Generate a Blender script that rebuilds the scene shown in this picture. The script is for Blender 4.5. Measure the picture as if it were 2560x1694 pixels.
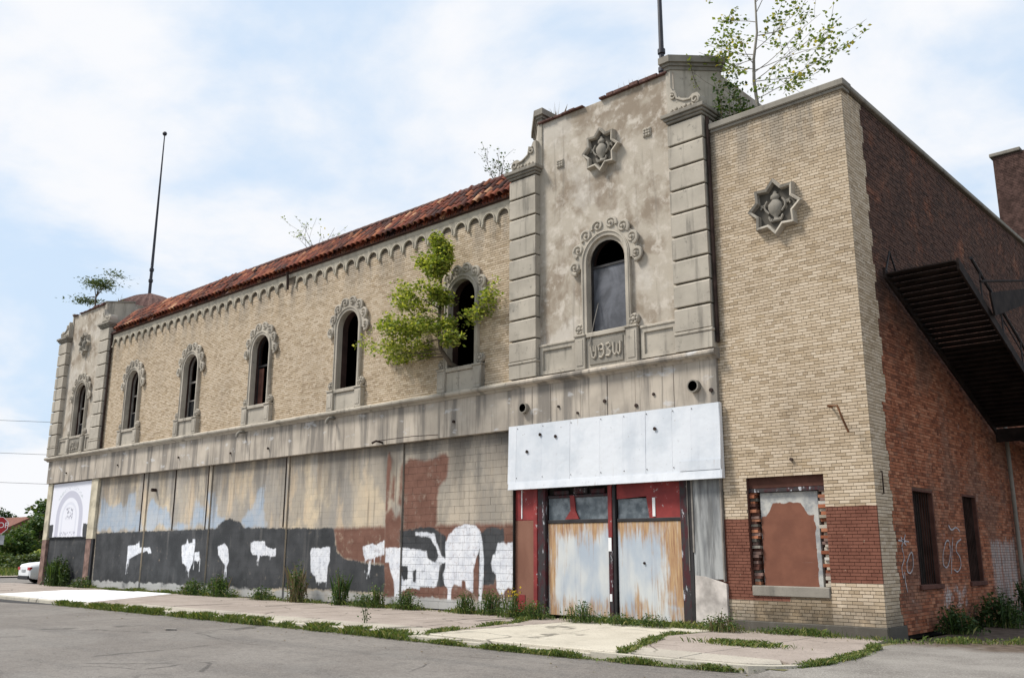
import bpy, math, random
import numpy as np
from mathutils import Vector, Matrix
R = math.radians
random.seed(11)
rng = np.random.default_rng(11)
for o in list(bpy.data.objects):
    bpy.data.objects.remove(o)
scene = bpy.context.scene
COL = scene.collection

# ------------------------------------------------------------------ camera
def set_camera(loc, yaw, pitch, roll, lens):
    f = Vector((-math.cos(yaw)*math.cos(pitch), math.sin(yaw)*math.cos(pitch), math.sin(pitch)))
    r = f.cross(Vector((0, 0, 1))).normalized(); u = r.cross(f)
    r2 = r*math.cos(roll)+u*math.sin(roll); u2 = -r*math.sin(roll)+u*math.cos(roll)
    cd = bpy.data.cameras.new('camera'); co = bpy.data.objects.new('camera', cd); COL.objects.link(co)
    m = Matrix((( r2.x, u2.x, -f.x, loc[0]), (r2.y, u2.y, -f.y, loc[1]), (r2.z, u2.z, -f.z, loc[2]), (0, 0, 0, 1)))
    co.matrix_world = m
    cd.lens = lens; cd.sensor_width = 36; cd.clip_end = 3000; cd.clip_start = .1
    scene.camera = co
CAM = Vector((7.117, -18.323, 1.6))
set_camera(CAM, 0.826047, 0.228095, 0.002923, 32.197)

# ------------------------------------------------------------------ sky and sun
SUN_EL = R(52); SUN_FROM = Vector((-.74*math.cos(SUN_EL), -.673*math.cos(SUN_EL), math.sin(SUN_EL))).normalized()
world = bpy.data.worlds.new('World'); scene.world = world; world.use_nodes = True
wt = world.node_tree; wt.nodes.clear()
def wn(t, **k):
    n = wt.nodes.new(t)
    for a, b in k.items(): setattr(n, a, b)
    return n
sky = wn('ShaderNodeTexSky', sky_type='NISHITA', sun_disc=False, sun_elevation=SUN_EL,
         sun_rotation=math.atan2(SUN_FROM.x, SUN_FROM.y), air_density=1.3, dust_density=2.0)
tc = wn('ShaderNodeTexCoord'); sep = wn('ShaderNodeSeparateXYZ'); wt.links.new(tc.outputs['Generated'], sep.inputs[0])
zc = wn('ShaderNodeMath', operation='MAXIMUM'); wt.links.new(sep.outputs[2], zc.inputs[0]); zc.inputs[1].default_value = 0
za = wn('ShaderNodeMath', operation='ADD'); wt.links.new(zc.outputs[0], za.inputs[0]); za.inputs[1].default_value = .32
dv = wn('ShaderNodeVectorMath', operation='DIVIDE'); wt.links.new(tc.outputs['Generated'], dv.inputs[0])
cb = wn('ShaderNodeCombineXYZ')
for i in range(3): wt.links.new(za.outputs[0], cb.inputs[i])
wt.links.new(cb.outputs[0], dv.inputs[1])
n1 = wn('ShaderNodeTexNoise'); n1.inputs['Scale'].default_value = 2.1; n1.inputs['Detail'].default_value = 9; n1.inputs['Roughness'].default_value = .55; n1.inputs['Distortion'].default_value = .25
mp = wn('ShaderNodeMapping'); mp.inputs['Location'].default_value = (1.9, 3.2, .6); wt.links.new(dv.outputs[0], mp.inputs[0]); wt.links.new(mp.outputs[0], n1.inputs['Vector'])
r1 = wn('ShaderNodeMapRange', interpolation_type='SMOOTHSTEP'); wt.links.new(n1.outputs[0], r1.inputs[0])
r1.inputs[1].default_value = .40; r1.inputs[2].default_value = .63; r1.inputs[3].default_value = 0.0; r1.inputs[4].default_value = 1.0
veil = wn('ShaderNodeMix', data_type='RGBA'); wt.links.new(r1.outputs[0], veil.inputs[0])      # thin high veil to thick cloud
veil.inputs[6].default_value = (.555, .68, .835, 1); veil.inputs[7].default_value = (.80, .81, .835, 1)
cov = wn('ShaderNodeMapRange'); wt.links.new(r1.outputs[0], cov.inputs[0]); cov.inputs[3].default_value = .90; cov.inputs[4].default_value = 1.0
b1 = wn('ShaderNodeBackground'); wt.links.new(sky.outputs[0], b1.inputs[0]); b1.inputs[1].default_value = .12
b2 = wn('ShaderNodeBackground'); wt.links.new(veil.outputs[2], b2.inputs[0]); b2.inputs[1].default_value = 1.0
ms = wn('ShaderNodeMixShader'); wt.links.new(cov.outputs[0], ms.inputs[0]); wt.links.new(b1.outputs[0], ms.inputs[1]); wt.links.new(b2.outputs[0], ms.inputs[2])
wo = wn('ShaderNodeOutputWorld'); wt.links.new(ms.outputs[0], wo.inputs[0])
sd = bpy.data.lights.new('sun', 'SUN'); sd.energy = 3.9; sd.angle = R(13); sd.color = (1, .955, .88)
so = bpy.data.objects.new('sun', sd); COL.objects.link(so); so.rotation_euler = (-SUN_FROM).to_track_quat('-Z', 'Y').to_euler(); so.location = (-20, -30, 40)
scene.view_settings.view_transform = 'Standard'; scene.view_settings.look = 'None'
scene.view_settings.exposure = 0.26; scene.view_settings.gamma = 1.0; scene.view_settings.use_curve_mapping = False
scene.render.engine = 'CYCLES'

# ------------------------------------------------------------------ mesh helpers
ORIG = {}
def finish(o, parent, loc):
    COL.objects.link(o)
    if parent is not None:
        o.parent = parent; ORIG[o] = ORIG[parent].copy(); o.location = (0, 0, 0)
    else:
        o.location = loc; ORIG[o] = Vector(loc)
    return o
def thing(name, label, cat, loc=(0, 0, 0), group=None):
    o = bpy.data.objects.new(name, None); o.empty_display_size = .2
    finish(o, None, loc); o['label'] = label; o['category'] = cat
    if group: o['group'] = group
    return o
def tag(o, label=None, cat=None, group=None, kind=None):
    if label: o['label'] = label
    if cat: o['category'] = cat
    if group: o['group'] = group
    if kind: o['kind'] = kind
    return o
class MB:
    def __init__(s): s.v = []; s.f = []; s.mi = []; s.cur = 0
    def add(s, vs, fs):
        b = len(s.v); s.v += [tuple(p) for p in vs]
        s.f += [tuple(b+i for i in f) for f in fs]; s.mi += [s.cur]*len(fs); return s
    def box(s, x0, x1, y0, y1, z0, z1):
        v = [(x, y, z) for z in (z0, z1) for y in (y0, y1) for x in (x0, x1)]
        return s.add(v, [(0, 2, 3, 1), (4, 5, 7, 6), (0, 1, 5, 4), (2, 6, 7, 3), (0, 4, 6, 2), (1, 3, 7, 5)])
    def cbox(s, x0, x1, y0, y1, z0, z1, c=.012):
        lo = (x0, y0, z0); hi = (x1, y1, z1); vs = []; idx = {}
        for i in range(8):
            b = ((i & 1), (i >> 1) & 1, (i >> 2) & 1)
            for a in range(3):
                p = []
                for k in range(3):
                    e = hi[k] if b[k] else lo[k]
                    p.append(e if k == a else (e-c if b[k] else e+c))
                idx[(i, a)] = len(vs); vs.append(p)
        fs = []
        for a in range(3):
            u, w = [k for k in range(3) if k != a]
            for side in (0, 1):
                q = []
                for (bu, bw) in ((0, 0), (1, 0), (1, 1), (0, 1)):
                    q.append(idx[((side << a) | (bu << u) | (bw << w), a)])
                fs.append(q if side == (1 if a != 1 else 0) else q[::-1])
            for bu in (0, 1):
                for bw in (0, 1):
                    i0 = (bu << u) | (bw << w); i1 = i0 | (1 << a)
                    fs.append([idx[(i0, u)], idx[(i1, u)], idx[(i1, w)], idx[(i0, w)]])
        for i in range(8): fs.append([idx[(i, 0)], idx[(i, 1)], idx[(i, 2)]])
        return s.add(vs, fs)
    def prism(s, pts, lo, hi, axis='y'):
        n = len(pts)
        def P(p, t):
            return {'y': (p[0], t, p[1]), 'x': (t, p[0], p[1]), 'z': (p[0], p[1], t)}[axis]
        vs = [P(p, lo) for p in pts]+[P(p, hi) for p in pts]
        fs = [tuple(range(n)), tuple(range(2*n-1, n-1, -1))]
        fs += [(i, n+i, n+(i+1) % n, (i+1) % n) for i in range(n)]
        return s.add(vs, fs)
    def ring(s, outer, inner, y0, y1):
        """flat frame in the xz plane between two outlines of equal length"""
        n = len(outer); vs = []
        for p in outer: vs.append((p[0], y0, p[1]))
        for p in inner: vs.append((p[0], y0, p[1]))
        for p in outer: vs.append((p[0], y1, p[1]))
        for p in inner: vs.append((p[0], y1, p[1]))
        fs = []
        for i in range(n):
            j = (i+1) % n
            fs += [(i, j, n+j, n+i), (i, 2*n+i, 2*n+j, j), (n+i, n+j, 3*n+j, 3*n+i), (2*n+i, 3*n+i, 3*n+j, 2*n+j)]
        return s.add(vs, fs)
    def tube(s, path, rad, n=8, cap=True):
        path = [Vector(p) for p in path]; m = len(path)
        if not hasattr(rad, '__len__'): rad = [rad]*m
        vs = []; ref = None
        for i, p in enumerate(path):
            d = (path[min(i+1, m-1)]-path[max(i-1, 0)]).normalized()
            if ref is None:
                ref = d.orthogonal().normalized()
            else:
                ref = (ref-d*ref.dot(d))
                ref = ref.normalized() if ref.length > 1e-5 else d.orthogonal().normalized()
            b = d.cross(ref)
            for k in range(n):
                a = 2*math.pi*k/n; vs.append(p+(ref*math.cos(a)+b*math.sin(a))*rad[i])
        fs = [(i*n+k, i*n+(k+1) % n, (i+1)*n+(k+1) % n, (i+1)*n+k) for i in range(m-1) for k in range(n)]
        if cap: fs += [tuple(range(n-1, -1, -1)), tuple((m-1)*n+k for k in range(n))]
        return s.add(vs, fs)
    def lathe(s, prof, c, n=16, sy=1.0, axis='z'):
        vs = []
        for r, z in prof:
            for k in range(n):
                a = 2*math.pi*k/n
                if axis == 'z': vs.append((c[0]+r*math.cos(a), c[1]+r*math.sin(a)*sy, c[2]+z))
                else: vs.append((c[0]+r*math.cos(a), c[1]+z, c[2]+r*math.sin(a)))
        m = len(prof)
        fs = [(i*n+k, i*n+(k+1) % n, (i+1)*n+(k+1) % n, (i+1)*n+k) for i in range(m-1) for k in range(n)]
        fs += [tuple(range(n)), tuple((m-1)*n+k for k in range(n-1, -1, -1))]
        return s.add(vs, fs)
    def mesh(s, name, mats, origin=Vector((0, 0, 0)), smooth=None):
        me = bpy.data.meshes.new(name)
        me.from_pydata([(p[0]-origin.x, p[1]-origin.y, p[2]-origin.z) for p in s.v], [], s.f)
        for m in (mats if isinstance(mats, (list, tuple)) else [mats]): me.materials.append(m)
        if any(s.mi): me.polygons.foreach_set('material_index', s.mi)
        if smooth is not None:
            me.polygons.foreach_set('use_smooth', [True]*len(me.polygons)); me.set_sharp_from_angle(angle=R(smooth))
        me.update(); return me
    def build(s, name, mats, parent=None, loc=(0, 0, 0), smooth=None):
        org = ORIG[parent] if parent is not None else Vector(loc)
        return finish(bpy.data.objects.new(name, s.mesh(name, mats, org, smooth)), parent, loc)
def piece(name, me, parent, pos, rot=(0, 0, 0), scale=None):
    """object sharing mesh data, placed at a world position under its parent"""
    o = bpy.data.objects.new(name, me); COL.objects.link(o)
    o.parent = parent; ORIG[o] = Vector(pos); o.location = Vector(pos)-ORIG[parent]; o.rotation_euler = rot
    if scale is not None: o.scale = scale
    return o
def npmesh(name, verts, faces, mats, parent=None, loc=(0, 0, 0), mi=None, attrs=None):
    """verts (N,3) array, faces (M,k) array of equal-size faces, or a list of them"""
    org = np.array(ORIG[parent] if parent is not None else loc)
    me = bpy.data.meshes.new(name); v = np.asarray(verts, dtype=np.float32)-org.astype(np.float32)
    faces = np.asarray(faces, dtype=np.int32); M, k = faces.shape
    me.vertices.add(len(v)); me.vertices.foreach_set('co', v.ravel())
    me.loops.add(M*k); me.loops.foreach_set('vertex_index', faces.ravel())
    me.polygons.add(M); me.polygons.foreach_set('loop_start', np.arange(0, M*k, k, dtype=np.int32))
    for m in (mats if isinstance(mats, (list, tuple)) else [mats]): me.materials.append(m)
    if mi is not None: me.polygons.foreach_set('material_index', np.asarray(mi, dtype=np.int32))
    me.update(calc_edges=True); me.polygons.foreach_set('use_smooth', [False]*M)
    for an, av in (attrs or {}).items():
        a = me.attributes.new(an, 'FLOAT', 'POINT'); a.data.foreach_set('value', np.asarray(av, dtype=np.float32))
    return finish(bpy.data.objects.new(name, me), parent, loc)

# ------------------------------------------------------------------ material helper
class S:
    def __init__(s, name, rough=.88, spec=.25, metal=0.0):
        s.m = bpy.data.materials.new(name); s.m.use_nodes = True; s.t = s.m.node_tree
        s.b = s.t.nodes['Principled BSDF']; s.o = s.t.nodes['Material Output']
        s.b.inputs['Roughness'].default_value = rough; s.b.inputs['Specular IOR Level'].default_value = spec; s.b.inputs['Metallic'].default_value = metal
        s._p = None
    def put(s, inp, v):
        if isinstance(v, bpy.types.NodeSocket): s.t.links.new(v, inp)
        elif isinstance(v, (tuple, list)) and len(v) == 3 and inp.type == 'RGBA': inp.default_value = (*v, 1)
        else: inp.default_value = v
    def node(s, typ, ins=None, **at):
        n = s.t.nodes.new(typ)
        for a, b in at.items(): setattr(n, a, b)
        for i, v in (ins or {}).items(): s.put(n.inputs[i], v)
        return n
    def pos(s):
        if s._p is None: s._p = s.node('ShaderNodeNewGeometry').outputs['Position']
        return s._p
    def xyz(s):
        n = s.node('ShaderNodeSeparateXYZ', {0: s.pos()}); return n.outputs
    def sc(s, k, v=None):
        return s.node('ShaderNodeVectorMath', {0: v or s.pos(), 1: k}, operation='MULTIPLY').outputs[0]
    def noise(s, scale=1.0, detail=4, rough=.55, v=None, dist=0.0):
        return s.node('ShaderNodeTexNoise', {'Vector': v or s.pos(), 'Scale': scale, 'Detail': detail, 'Roughness': rough, 'Distortion': dist}).outputs[0]
    def rng(s, f, a, b, c=0.0, d=1.0):
        return s.node('ShaderNodeMapRange', {0: f, 1: a, 2: b, 3: c, 4: d}, interpolation_type='SMOOTHSTEP').outputs[0]
    def ma(s, op, a, b=0.0, c=0.0):
        return s.node('ShaderNodeMath', {0: a, 1: b, 2: c}, operation=op).outputs[0]
    def mix(s, f, a, b, mode='MIX'):
        n = s.node('ShaderNodeMix', data_type='RGBA', blend_type=mode)
        s.put(n.inputs[0], f); s.put(n.inputs[6], a); s.put(n.inputs[7], b); return n.outputs[2]
    def ramp(s, f, stops):
        n = s.node('ShaderNodeValToRGB', {0: f}); e = n.color_ramp.elements
        while len(e) < len(stops): e.new(.5)
        for el, (p, c) in zip(e, stops): el.position = p; el.color = (*c, 1)
        return n.outputs[0]
    def attr(s, name): return s.node('ShaderNodeAttribute', attribute_name=name).outputs['Fac']
    def rnd(s):
        a = s.node('ShaderNodeNewGeometry').outputs['Random Per Island']; b = s.node('ShaderNodeObjectInfo').outputs['Random']
        return s.ma('FRACT', s.ma('ADD', a, b))
    def streak(s, scale=3.0, k=.07, detail=5):
        return s.noise(scale, detail, .6, s.sc((1, 1, k)))
    def done(s, col, bump=None, bs=.3, bd=.01, rough=None):
        s.put(s.b.inputs['Base Color'], col)
        if rough is not None: s.put(s.b.inputs['Roughness'], rough)
        if bump is not None:
            n = s.node('ShaderNodeBump', {'Height': bump, 'Strength': bs, 'Distance': bd}); s.t.links.new(n.outputs[0], s.b.inputs['Normal'])
        return s.m
M = {}
def plain(name, col, rough=.7, spec=.3, metal=0.0, var=.25, scale=3.0, bs=.2):
    s = S(name, rough, spec, metal); n = s.noise(scale, 5)
    c = s.mix(s.rng(n, .3, .7), tuple(x*(1-var) for x in col), tuple(min(1, x*(1+var)) for x in col))
    M[name] = s.done(c, s.noise(40, 4), bs, .004); return M[name]

# tan facing brick, brown paint band on the corner bay
def m_tan():
    s = S('tan_brick', .85, .2); x, y, z = s.xyz(); r = s.rnd()
    c = s.ramp(r, [(0, (.36, .275, .185)), (.2, (.465, .367, .258)), (.55, (.52, .418, .305)), (.85, (.57, .47, .355)), (1, (.42, .32, .21))])
    c = s.mix(s.rng(s.noise(.45, 5), .42, .68, 0, .4), c, s.mix(1.0, c, (.74, .73, .73), 'MULTIPLY'))
    c = s.mix(s.rng(s.streak(1.6, .12), .54, .74, 0, .4), c, s.mix(1.0, c, (.62, .60, .58), 'MULTIPLY'))
    foot = s.ma('MULTIPLY', s.rng(z, .95, .1), s.rng(s.noise(2.5, 5), .30, .55))
    c = s.mix(s.ma('MULTIPLY', foot, .75), c, (.12, .105, .085))
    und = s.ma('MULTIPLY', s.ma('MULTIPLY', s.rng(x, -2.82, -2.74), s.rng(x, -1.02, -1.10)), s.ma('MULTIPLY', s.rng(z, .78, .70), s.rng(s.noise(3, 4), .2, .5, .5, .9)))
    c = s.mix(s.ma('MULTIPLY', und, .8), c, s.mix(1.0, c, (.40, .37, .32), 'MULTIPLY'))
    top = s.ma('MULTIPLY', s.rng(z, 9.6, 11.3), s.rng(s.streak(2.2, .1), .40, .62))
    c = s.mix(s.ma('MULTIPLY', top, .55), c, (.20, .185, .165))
    # brown paint
    left = s.rng(x, -1.95, -1.9)
    zt = s.ma('ADD', s.ma('MULTIPLY_ADD', left, .21, 2.27), s.ma('MULTIPLY', s.noise(2, 2), .06))
    zb = s.ma('MULTIPLY_ADD', left, .40, .61)
    pm = s.ma('MULTIPLY', s.rng(z, zb, s.ma('ADD', zb, .015)), s.rng(z, s.ma('ADD', zt, .015), zt))
    pm = s.ma('MULTIPLY', pm, s.ma('MULTIPLY', s.ma('GREATER_THAN', x, -3.6), s.ma('LESS_THAN', y, .035)))
    pm = s.ma('MULTIPLY', pm, s.rng(s.noise(9, 5), .25, .33))
    pc = s.mix(s.rng(s.noise(3.5, 5), .3, .7), (.145, .057, .038), (.20, .083, .056))
    c = s.mix(pm, c, pc)
    M['tan_brick'] = s.done(c, s.noise(60, 4), .25, .004)
    s = S('tan_mortar', .95, .1); x, y, z = s.xyz(); n = s.noise(3, 5)
    c = s.mix(s.rng(n, .3, .7), (.105, .086, .066), (.165, .135, .103))
    left = s.rng(x, -1.95, -1.9)
    zt = s.ma('MULTIPLY_ADD', left, .21, 2.30); zb = s.ma('MULTIPLY_ADD', left, .40, .61)
    pm = s.ma('MULTIPLY', s.rng(z, zb, s.ma('ADD', zb, .01)), s.rng(z, s.ma('ADD', zt, .01), zt))
    pm = s.ma('MULTIPLY', pm, s.ma('MULTIPLY', s.ma('GREATER_THAN', x, -3.6), s.ma('LESS_THAN', y, .035)))
    c = s.mix(pm, c, (.10, .038, .026))
    M['tan_mortar'] = s.done(c, s.noise(50, 4), .4, .006)
m_tan()
# red side-wall brick darker towards the top, with old white scrawls
def m_red():
    s = S('red_brick', .9, .15); x, y, z = s.xyz(); r = s.rnd()
    c = s.ramp(r, [(0, (.17, .062, .035)), (.3, (.31, .112, .058)), (.65, (.39, .15, .08)), (.9, (.44, .20, .115)), (1, (.21, .095, .06))])
    c = s.mix(s.rng(s.noise(.8, 5), .35, .65, 0, .6), c, s.mix(1.0, c, (.62, .55, .55), 'MULTIPLY'))
    c = s.mix(s.rng(s.noise(.5, 6, .65), .49, .60, 0, .6), c, s.mix(r, (.13, .07, .05), (.22, .13, .095)))
    c = s.mix(s.rng(s.noise(1.9, 7, .7), .56, .66, 0, .7), c, (.36, .17, .10))
    upper_dark = s.rng(s.ma('ADD', z, s.ma('MULTIPLY', s.noise(.45, 6, .6), 5.0)), 6.6, 10.6)  # brick tone darkens with height, edge broken up by noise
    upper_dark = s.ma('MULTIPLY', upper_dark, s.rng(s.noise(1.1, 6, .65), .26, .50, .35, .93))
    c = s.mix(upper_dark, c, s.mix(r, (.048, .031, .026), (.10, .058, .045)))
    eff = s.ma('MULTIPLY', s.rng(s.noise(2.2, 7, .7), .60, .72), s.rng(z, 6, 4))
    c = s.mix(s.ma('MULTIPLY', eff, .55), c, (.36, .30, .26))
    # whitish scrawl and rubbed paint low on the wall
    smear = s.ma('MULTIPLY', s.ma('MULTIPLY', s.rng(y, 3.2, 3.5), s.rng(y, 5.0, 4.7)), s.ma('MULTIPLY', s.rng(z, .35, .5), s.rng(z, .95, .8)))
    c = s.mix(s.ma('MULTIPLY', smear, s.rng(s.noise(2.6, 6, .7), .45, .6, 0, .8)), c, (.50, .49, .48))
    pat = s.ma('MULTIPLY', s.ma('MULTIPLY', s.rng(y, 7.0, 7.3), s.rng(y, 9.4, 9.1)), s.rng(s.ma('ADD', z, s.ma('MULTIPLY', s.streak(6, .05), 1.2)), 2.55, 2.45))
    c = s.mix(s.ma('MULTIPLY', pat, s.rng(s.streak(7, .08), .35, .6, .2, .75)), c, (.42, .41, .40))
    M['red_brick'] = s.done(c, s.noise(60, 4), .35, .005)
    s = S('red_mortar', .95, .1); x, y, z = s.xyz(); n = s.noise(3, 5)
    c = s.mix(s.rng(n, .3, .7), (.10, .06, .045), (.20, .13, .095))
    c = s.mix(s.rng(z, 7, 9.2, 0, .8), c, (.06, .045, .04))
    M['red_mortar'] = s.done(c, s.noise(50, 4), .4, .006)
m_red()
def m_stone():
    for nm, base, dk in (('limestone', (.42, .378, .318), .65), ('limestone_dark', (.25, .228, .195), .6), ('stained_stone', (.10, .09, .076), .6), ('frieze_stone', (.44, .395, .32), .35), ('limestone_pale', (.50, .475, .43), .35)):
        s = S(nm, .9, .15); r = s.rnd()
        c = s.mix(s.rng(s.noise(1.3, 6), .3, .7), tuple(b*.82 for b in base), tuple(b*1.12 for b in base))
        c = s.mix(s.ma('MULTIPLY', r, .25), c, tuple(b*.75 for b in base))
        c = s.mix(s.rng(s.streak(4, .1), .52, .70, 0, dk), c, (.13, .12, .105))
        c = s.mix(s.rng(s.noise(7, 7, .7), .57, .72, 0, .7), c, (.10, .095, .085))
        M[nm] = s.done(c, s.noise(35, 5), .35, .008)
m_stone()
def m_stucco():
    s = S('stucco', .92, .15)
    a = s.noise(.75, 7, .62, dist=.4); b = s.noise(2.6, 6, .65)
    c = s.mix(s.rng(a, .40, .56), (.265, .215, .165), (.43, .38, .315))
    c = s.mix(s.rng(b, .48, .66, 0, .85), c, (.56, .505, .44))
    c = s.mix(s.rng(s.noise(.45, 6, .6), .50, .60, 0, .55), c, (.53, .49, .44))
    c = s.mix(s.rng(s.noise(1.7, 6, .6, s.sc((1, 1, .5))), .56, .70, 0, .7), c, (.225, .18, .14))
    c = s.mix(s.rng(s.streak(5, .06), .56, .72, 0, .5), c, (.20, .18, .155))
    M['stucco'] = s.done(c, s.ma('ADD', s.noise(6, 6), s.noise(40, 4)), .4, .012)
    s = S('lintel_concrete', .92, .15)
    c = s.mix(s.rng(s.noise(.9, 6), .35, .65), (.36, .315, .265), (.49, .43, .36))
    c = s.mix(s.rng(s.streak(2.2, .10), .45, .62, 0, .85), c, (.18, .163, .145))
    c = s.mix(s.rng(s.streak(9, .05), .55, .70, 0, .6), c, (.14, .125, .11))
    c = s.mix(s.rng(s.noise(1.6, 5, .6, s.sc((1, 1, 2.2))), .60, .68, 0, .55), c, (.56, .56, .57))
    M['lintel_concrete'] = s.done(c, s.noise(30, 5), .4, .008)
m_stucco()
def m_block():
    s = S('painted_block', .88, .2); x, y, z = s.xyz(); r = s.rnd()
    base = s.mix(s.rng(s.noise(.5, 4), .38, .62), (.60, .49, .345), (.52, .435, .325))
    base = s.mix(s.rng(s.noise(.42, 5, .6, s.sc((1, 1, .4))), .47, .60), base, (.36, .325, .28))
    base = s.mix(s.ma('MULTIPLY', r, .35), base, (.36, .31, .25))
    base = s.mix(s.rng(s.noise(.8, 7, .66, s.sc((1, 1, .55))), .44, .58, 0, .7), base, (.27, .25, .225))
    base = s.mix(s.rng(s.noise(1.3, 6, .6, s.sc((1, 1, .3))), .55, .66, 0, .7), base, (.55, .43, .30))
    base = s.mix(s.rng(s.ma('ADD', x, s.ma('MULTIPLY', s.noise(1.5, 3), 1.5)), -15.6, -13.2, 0, .75), base, s.mix(s.rng(s.noise(1.2, 6, .65, s.sc((1, 1, .4))), .4, .6), (.22, .205, .185), (.40, .35, .29)))
    rag = s.ma('MULTIPLY', s.ma('SUBTRACT', s.noise(5, 5), .5), .16)
    drip = s.ma('MULTIPLY', s.ma('SUBTRACT', s.streak(14, .06), .5), .10)
    def mask(a, w=.02, k=None): return s.rng(s.ma('ADD', s.attr(a), k if k is not None else s.ma('ADD', rag, drip)), -w, w)
    soft = s.ma('MULTIPLY', s.ma('SUBTRACT', s.noise(1.5, 6, .62, s.sc((1, 1, .6))), .5), 1.3)
    blue = s.mix(s.rng(s.noise(2, 4), .35, .65), (.30, .375, .47), (.39, .43, .48))
    c = s.mix(s.ma('MULTIPLY', s.rng(s.ma('ADD', s.attr('sd_blue'), soft), -.12, .12), .85), base, blue)
    up = s.rng(s.ma('ADD', z, s.ma('MULTIPLY', s.streak(1.5, .10, 6), 5.5)), 5.9, 8.0)
    c = s.mix(s.ma('MULTIPLY', up, .78), c, (.105, .095, .085))
    c = s.mix(s.rng(s.streak(6, .05), .55, .68, 0, .55), c, (.13, .115, .10))
    brown = s.mix(s.rng(s.noise(2.5, 5), .3, .7), (.135, .066, .048), (.18, .092, .068))
    c = s.mix(s.ma('MULTIPLY', mask('sd_brown', .08), s.rng(s.noise(3.3, 7, .7), .28, .46, .55, 1.0)), c, brown)
    dark = s.mix(s.rng(s.noise(1.4, 6), .32, .7), (.034, .036, .039), (.062, .064, .068))
    dark = s.mix(s.rng(s.streak(3, .1), .56, .72, 0, .55), dark, (.13, .125, .12))
    c = s.mix(s.ma('MULTIPLY', mask('sd_dark', .04), s.rng(s.noise(3, 7, .7), .24, .40, .62, 1.0)), c, dark)
    white = s.mix(s.rng(s.noise(4, 5), .35, .7), (.74, .75, .78), (.58, .60, .65)); white = s.mix(s.rng(s.streak(18, .08), .54, .68, 0, .45), white, (.36, .37, .40))
    c = s.mix(s.ma('MULTIPLY', mask('sd_white', .03, s.ma('ADD', s.ma('MULTIPLY', rag, .5), s.ma('MULTIPLY', drip, 1.0))), s.rng(s.noise(9, 6, .7), .30, .50, .55, .97)), c, white)
    foot = s.rng(s.ma('ADD', z, s.ma('MULTIPLY', s.noise(2.5, 4), .35)), .52, .44)
    c = s.mix(s.ma('MULTIPLY', foot, s.rng(s.noise(1.1, 4), .3, .5, .25, .95)), c, (.40, .395, .385))
    M['painted_block'] = s.done(c, s.ma('ADD', s.noise(18, 5), s.noise(70, 3)), .4, .006)
    s = S('block_mortar', .95, .1); x, y, z = s.xyz()
    c = s.mix(s.rng(z, 2.4, 2.45), (.05, .047, .045), (.12, .105, .085))
    M['block_mortar'] = s.done(c, s.noise(40, 4), .4, .006)
m_block()
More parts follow.
